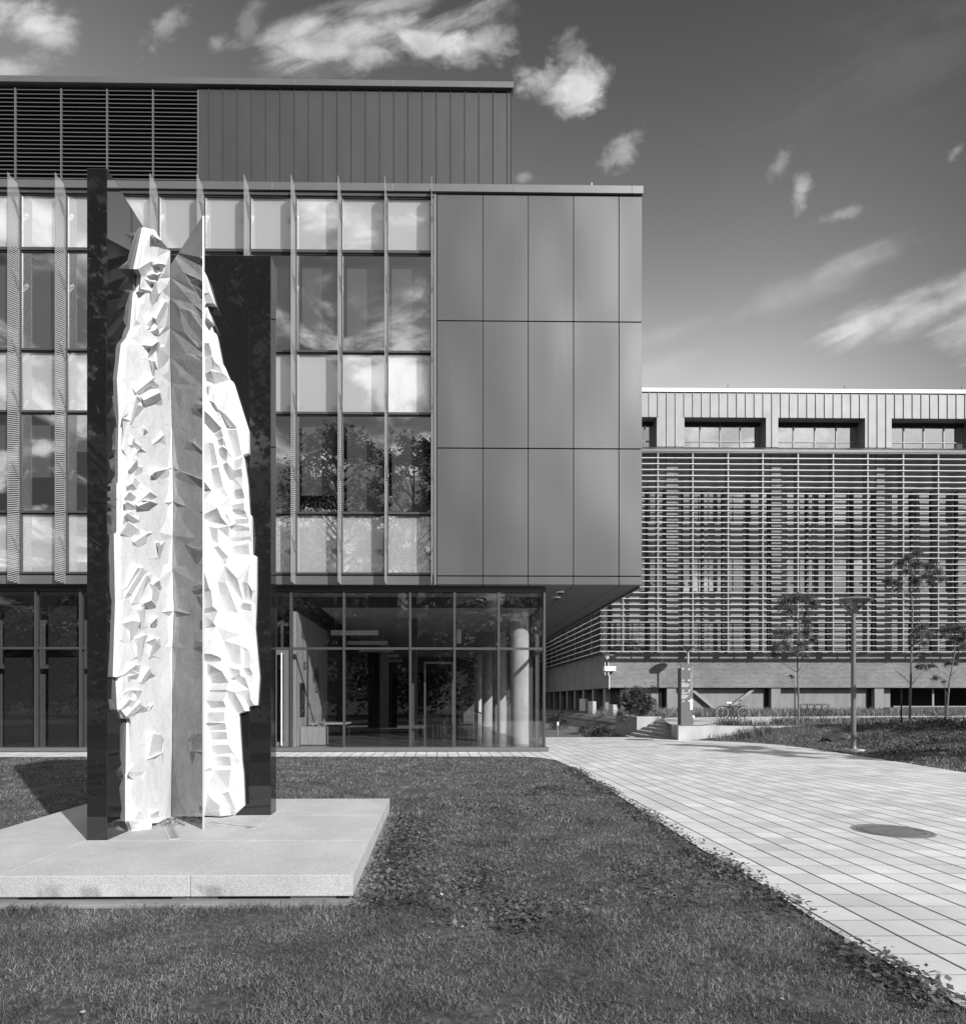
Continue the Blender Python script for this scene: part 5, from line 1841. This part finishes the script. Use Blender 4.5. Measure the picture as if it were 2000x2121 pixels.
cs = blobset(1284, 1352, 1427, 1478, 33.9, 60, .3, 1.0)
cs += [np.array(P(1288, 1490, 32.6)), np.array(P(1286, 1478, 32.8)), np.array(P(1350, 1425, 33.6))]
shrub('shrub', 'bushy leafy shrub growing in the concrete planter beside the steps', cs, [.38] * len(cs), [300] * len(cs), .085, M['shrub'], (float(np.mean([c[0] for c in cs])), 33.9, .6), group=None)
cs = blobset(1200, 1262, 1496, 1530, 30.2, 34, .3, .9)
shrub('shrub', 'low loose dark shrub at the mouth of the shaded lane, left of the planter', cs, [.3] * len(cs), [120] * len(cs), .08, M['shrub'], (XX(1232, 30.2), 30.2, -.3))
cs = blobset(1140, 1172, 1472, 1512, 42, 22, .3, .9)
shrub('shrub', 'small dark shrub deep in the shaded lane beside the low walls', cs, [.4] * len(cs), [90] * len(cs), .1, M['leaf_dark'], (XX(1156, 42), 42, -.3))

# rock
rk = G(1726, 1538, .12)
m_ = MB().lathe([(.001, .19), (.2, .17), (.34, .08), (.38, -.05)], seg=11)
for i, v_ in enumerate(m_.v):
    m_.v[i] = (v_[0] * 1.15 + rng.normal(0, .02), v_[1] * .7 + rng.normal(0, .02), v_[2] + rng.normal(0, .015))
ro = m_.obj('rock', M['rock'])
ro.location = (rk.x, rk.y, hgt(rk.x, rk.y)); tag(ro, 'rounded dark rock lying in the grass left of the lamp post foot', 'rock')


def blade_verts(x, y, z, h, wd, lean):
    n = len(x)
    th = rng.uniform(0, 2 * math.pi, n); ph = rng.uniform(0, 2 * math.pi, n)
    side = np.stack([np.cos(th), np.sin(th), np.zeros(n)], 1) * (wd / 2)[:, None]
    ld = np.stack([np.cos(ph), np.sin(ph), np.zeros(n)], 1)
    b = np.stack([x, y, z], 1)
    l = (lean * h)[:, None]
    mid = b + ld * l * .35 + np.array([0, 0, 1.]) * (h * .6)[:, None]
    tip = b + ld * l + np.array([0, 0, 1.]) * (h * np.clip(1 - lean * .35, .35, 1))[:, None]
    return np.stack([b - side, b + side, mid + side * .75, mid - side * .75, tip], 1).reshape(-1, 3)


BF = [(0, 1, 2, 3), (3, 2, 4)]
NOISE = [(rng.uniform(.25, 2.2), rng.uniform(.25, 2.2), rng.uniform(0, 6.28)) for _ in range(12)]


def pnoise(x, y):
    s_ = 0
    for a, b, c in NOISE:
        s_ = s_ + np.sin(x * a + y * b * (1 if c > 3 else -1) + c)
    return s_ / 6


def lawn_zone(n, x0, x1, y0, y1, h, wd, lean=.9):
    x = rng.uniform(x0, x1, n); y = rng.uniform(y0, y1, n)
    lim = np.interp(y, [p[1] for p in LE], [p[0] for p in LE]) + rng.normal(0, .022, n) + .01 * np.sin(y * 7)
    ok = (x < lim) & (y < 18.36 + rng.normal(0, .03, n))
    ok &= ~((x > px0 - .02) & (x < px1 + .02) & (y > py0 - .03) & (y < py1 + .02))
    dirt = (x > px0 - .3) & (x < px1 + .12) & (y > py0 - .12) & (y < py0)
    ok &= ~(dirt & (rng.uniform(0, 1, n) < .75))
    x, y = x[ok], y[ok]
    k = pnoise(x * 1.6, y * 1.6)
    k2 = pnoise(x * 4.3 + 9, y * 4.3)
    keep = rng.uniform(0, 1, len(x)) < .72 + .75 * k2
    x, y, k, k2 = x[keep], y[keep], k[keep], k2[keep]
    hh = h * rng.uniform(.4, 1.5, len(x)) * (1 + .45 * k + .3 * k2)
    # tall grass along the kerb of the platform and the paving
    edge = np.exp(-((py0 - y - .15) / .12) ** 2) * (x < px1 + .3)
    hh = hh * (1 + .9 * edge)
    return blade_verts(x, y, np.full(len(x), -.012), np.clip(hh, .008, .2), wd * rng.uniform(.6, 1.3, len(x)), np.abs(rng.normal(lean, .45, len(x))))


V_ = [lawn_zone(150000, -3.3, 3.0, 2.9, 5.2, .026, .0034, 1.1), lawn_zone(120000, -4, 3.1, 5.2, 8.5, .029, .005, 1.1),
      lawn_zone(90000, -9.5, 3.2, 8.5, 12.5, .034, .008, 1.0), lawn_zone(110000, -14.5, 3.3, 12.5, 18.4, .038, .011, 1.0)]
gv = np.concatenate(V_)
g_ = fastmesh('grass', gv, 5, M['blade'], BF)
tag(g_, 'mown lawn grass around the granite platform', 'grass', kind='stuff')

# clover and weeds
def clover_pts(n, fx, fy, sx_, sy_):
    return np.stack([rng.normal(fx, sx_, n), rng.normal(fy, sy_, n), np.zeros(n)], 1)


cl = []
for yy in np.arange(3.3, 15, .055):
    lim = np.interp(yy, [p[1] for p in LE], [p[0] for p in LE])
    amp = .55 + .45 * math.sin(yy * 2.3) + .3 * math.sin(yy * 5.1 + 1)
    k = int(max(0, amp) * 34)
    if k:
        p = np.stack([lim + rng.normal(-.08, .10, k), yy + rng.uniform(-.05, .05, k), rng.uniform(.0, .07, k)], 1)
        cl.append(p[p[:, 0] < lim + .14])
for _ in range(26):
    fx, fy = rng.uniform(-.4, 2.6), rng.uniform(4.2, 12)
    k = int(rng.uniform(60, 240))
    p = clover_pts(k, fx, fy, rng.uniform(.08, .3), rng.uniform(.1, .4)); p[:, 2] = rng.uniform(.01, .045, k); cl.append(p)
k = 5200
p = np.stack([rng.uniform(-.62, .12, k) - rng.exponential(.0, k), rng.uniform(4.95, 8.8, k), rng.uniform(.0, .10, k)], 1)
cl.append(p[rng.uniform(0, 1, k) < np.clip((.15 - p[:, 0]) * 1.6, .1, 1)])
cp = np.concatenate(cl)
lim = np.interp(cp[:, 1], [q[1] for q in LE], [q[0] for q in LE]) + .15
cp = cp[(cp[:, 0] < lim) & ~((cp[:, 0] > px0) & (cp[:, 0] < px1 + .02) & (cp[:, 1] > py0) & (cp[:, 1] < py1))]
o = fastmesh('clover', leaf_verts(cp, np.full(len(cp), .038), -.1, .85, .35), 4, M['clover'], LF4)
tag(o, 'broad leaved weeds and clover creeping along the lawn edge', 'weeds', kind='stuff')

lv_ = np.stack([rng.uniform(-2.6, 2.5, 70), rng.uniform(3.3, 11, 70), rng.uniform(.015, .03, 70)], 1)
lv_ = lv_[~((lv_[:, 0] < px1 + .05) & (lv_[:, 1] > py0 - .1))]
o = fastmesh('fallen_leaves', leaf_verts(lv_, np.full(len(lv_), .030), 0, .7, .6), 4, M['dead'], LF4)
tag(o, 'few pale dead leaves lying scattered on the lawn', 'leaf litter', kind='stuff')

# bank grass and bed
def bank(n, pred, x0, x1, y0, y1, h, wd, lean=.7):
    x = rng.uniform(x0, x1, n); y = rng.uniform(y0, y1, n)
    ok = np.array([pred(a, b) for a, b in zip(x, y)])
    x, y = x[ok], y[ok]
    z = np.array([hgt(a, b) for a, b in zip(x, y)]) - .02
    return blade_verts(x, y, z, h * rng.uniform(.5, 1.4, len(x)), wd * rng.uniform(.6, 1.3, len(x)), np.abs(rng.normal(lean, .35, len(x))))


PATHP = [(p.x, p.y) for p in up_]
offp = lambda a, b: not inside((a, b), PATHP)
okb = lambda a, b: a > edge_x(b) + .0 + .04 * math.sin(a * 9 + b * 7) and not (b > 25.6 and a < 11.9) and offp(a, b)
bv = [bank(60000, okb, 9.8, 22, 12, 26.5, .075, .016), bank(26000, lambda a, b: okb(a, b) and b > 25.9, 10.5, 36, 26, 36, .085, .022)]
o = fastmesh('bank_grass', np.concatenate(bv), 5, M['blade'], BF)
tag(o, 'short grass on the rising bank right of the paving', 'grass', kind='stuff')
tall = [bank(15000, lambda a, b: b > 40.5 and a > 11.2, 11, 44, 38.5, 47.8, .42, .035, .35),
        bank(2600, lambda a, b: okb(a, b) and math.hypot(a - 11.9, (b - 26.3) * .7) < 1.4, 10, 14, 24.9, 28, .30, .022, .6),
        bank(5200, lambda a, b: okb(a, b) and b > 27 and pnoise(np.array(a * 1.3), np.array(b * 1.3)) > -.2, 13, 30, 27, 31.5, .30, .025, .5)]
o = fastmesh('tall_grass', np.concatenate(tall), 5, M['blade'], BF)
tag(o, 'tall rough grass in front of the brick building', 'grass', kind='stuff')
# planted bed on the mound
def bed_ok(a, b):
    return a > edge_x(b) + .35 and a > .655 * b + .5 * math.sin(b * 2.3) and ((a - 18.2) / 6.4) ** 2 + ((b - 21.0) / 5.0) ** 2 < 1 + .3 * math.sin(a * 3 + b * 2.1)
pts = []
for _ in range(620):
    a, b = rng.uniform(12.5, 24.5), rng.uniform(16, 27)
    if not bed_ok(a, b): continue
    z = hgt(a, b)
    k = 34
    q = np.stack([rng.normal(a, .16, k), rng.normal(b, .16, k), z + np.abs(rng.normal(.0, .10, k))], 1)
    pts.append(q)
bp = np.concatenate(pts)
o = fastmesh('ground_cover', leaf_verts(bp, np.full(len(bp), .085), .0, .55), 4, M['leaf_dark'], LF4)
tag(o, 'dark leafy ground cover plants massed on the mound at the right', 'plants', kind='stuff')
# bank plants by the stairs wall
pts = []
for _ in range(90):
    a, b = rng.uniform(10.6, 36), rng.uniform(40.5, 47)
    q = np.stack([rng.normal(a, .35, 40), rng.normal(b, .3, 40), hgt(a, b) + np.abs(rng.normal(0, .2, 40))], 1); pts.append(q)
for _ in range(40):
    a, b = rng.uniform(11.4, 13.6), rng.uniform(25.6, 27.2)
    q = np.stack([rng.normal(a, .15, 30), rng.normal(b, .12, 30), hgt(a, b) + np.abs(rng.normal(0, .12, 30))], 1); pts.append(q)
bp = np.concatenate(pts)
o = fastmesh('bank_weeds', leaf_verts(bp, np.full(len(bp), .07), .0, .5), 4, M['shrub'], LF4)
tag(o, 'low leafy weeds beside the retaining wall and along the brick building', 'weeds', kind='stuff')


# ---------------- big trees outside the frame: their shade falls in the picture and the glass mirrors them
def big_tree(label, x, y, H_, R, n, trunk_r=.32, crown0=.3, seed=1, dens=60):
    r2 = np.random.default_rng(seed)
    r_ = thing('large_tree', label, 'tree', (x, y, 0), 'large trees around the forecourt')
    m_ = MB()
    m_.tube([(0, 0, -.2), (.1, .05, H_ * .3), (-.05, .1, H_ * .6), (.1, 0, H_ * .9)], [trunk_r, trunk_r * .8, trunk_r * .5, .05], 9)
    cs = []
    for k in range(n):
        t_ = r2.uniform(0, 1)
        zc_ = H_ * (crown0 + (1 - crown0) * t_)
        prof = math.sin(math.pi * min(1, (t_ * .85 + .12))) ** .6
        a = r2.uniform(0, 6.28); rr_ = R * prof * math.sqrt(r2.uniform(.1, 1))
        cs.append(np.array([rr_ * math.cos(a), rr_ * math.sin(a), zc_]))
        if k % 3 == 0:
            z0_ = max(H_ * .22, zc_ - rr_ * .9)
            m_.tube([(0, 0, z0_), (cs[-1][0] * .5, cs[-1][1] * .5, (z0_ + zc_) / 2 - .2), tuple(cs[-1])], [trunk_r * .3, trunk_r * .16, .02], 5)
    m_.obj('trunk', M['bark_dark'], r_, smooth=True)
    pts = clump_points(cs, [R * .24] * n, [int(dens * 1.9)] * n)
    o = fastmesh('crown', leaf_verts(pts, np.full(len(pts), .25), .3, .6), 4, M['leaf_dark'], LF4)
    o.parent = r_
    return r_


big_tree('broad tall tree behind the camera, mirrored in the third window column', -6.8, -5.2, 20, 5.4, 190, crown0=.22, seed=3)
big_tree('tall tree behind the camera, mirrored beside the metal panels', -1.8, -8.5, 21, 4.3, 150, crown0=.22, seed=5)
big_tree('large tree far behind the lawn on the left, mirrored in the left windows', -17, -9, 19, 5.8, 190, crown0=.22, seed=8)
# the belt of trees across the street, a dark mass low in the glass
pts = []
for i in range(620):
    a = rng.uniform(-48, 26); b = rng.uniform(-34, -25)
    top = 10.5 + 1.6 * math.sin(a * .45) + 1.0 * math.sin(a * 1.3 + 1)
    c = np.array([a, b, top * rng.uniform(.03, 1) ** .8])
    pts.append(c + rng.normal(0, .75, (70, 3)))
bp = np.concatenate(pts); bp = bp[bp[:, 2] > 0]
o = fastmesh('tree_belt', leaf_verts(bp, np.full(len(bp), .55), .2, .7), 4, M['leaf_dark'], LF4)
tag(o, 'far belt of dark trees mirrored low in the ground floor glass', 'trees', kind='stuff')
big_tree('smaller round tree behind the forecourt, mirrored in the lobby glass', 8.5, -19, 12.5, 4.6, 100, crown0=.22, seed=12)
big_tree('leafy tree outside the picture at the right, shading the planted mound', 24.6, 14.2, 9, 3.2, 70, .2, .3, seed=15, dens=60)
big_tree('leafy tree right of the forecourt, its shade crossing the pavers', 17.6, 10.6, 9, 1.9, 46, .2, .42, seed=18, dens=50)
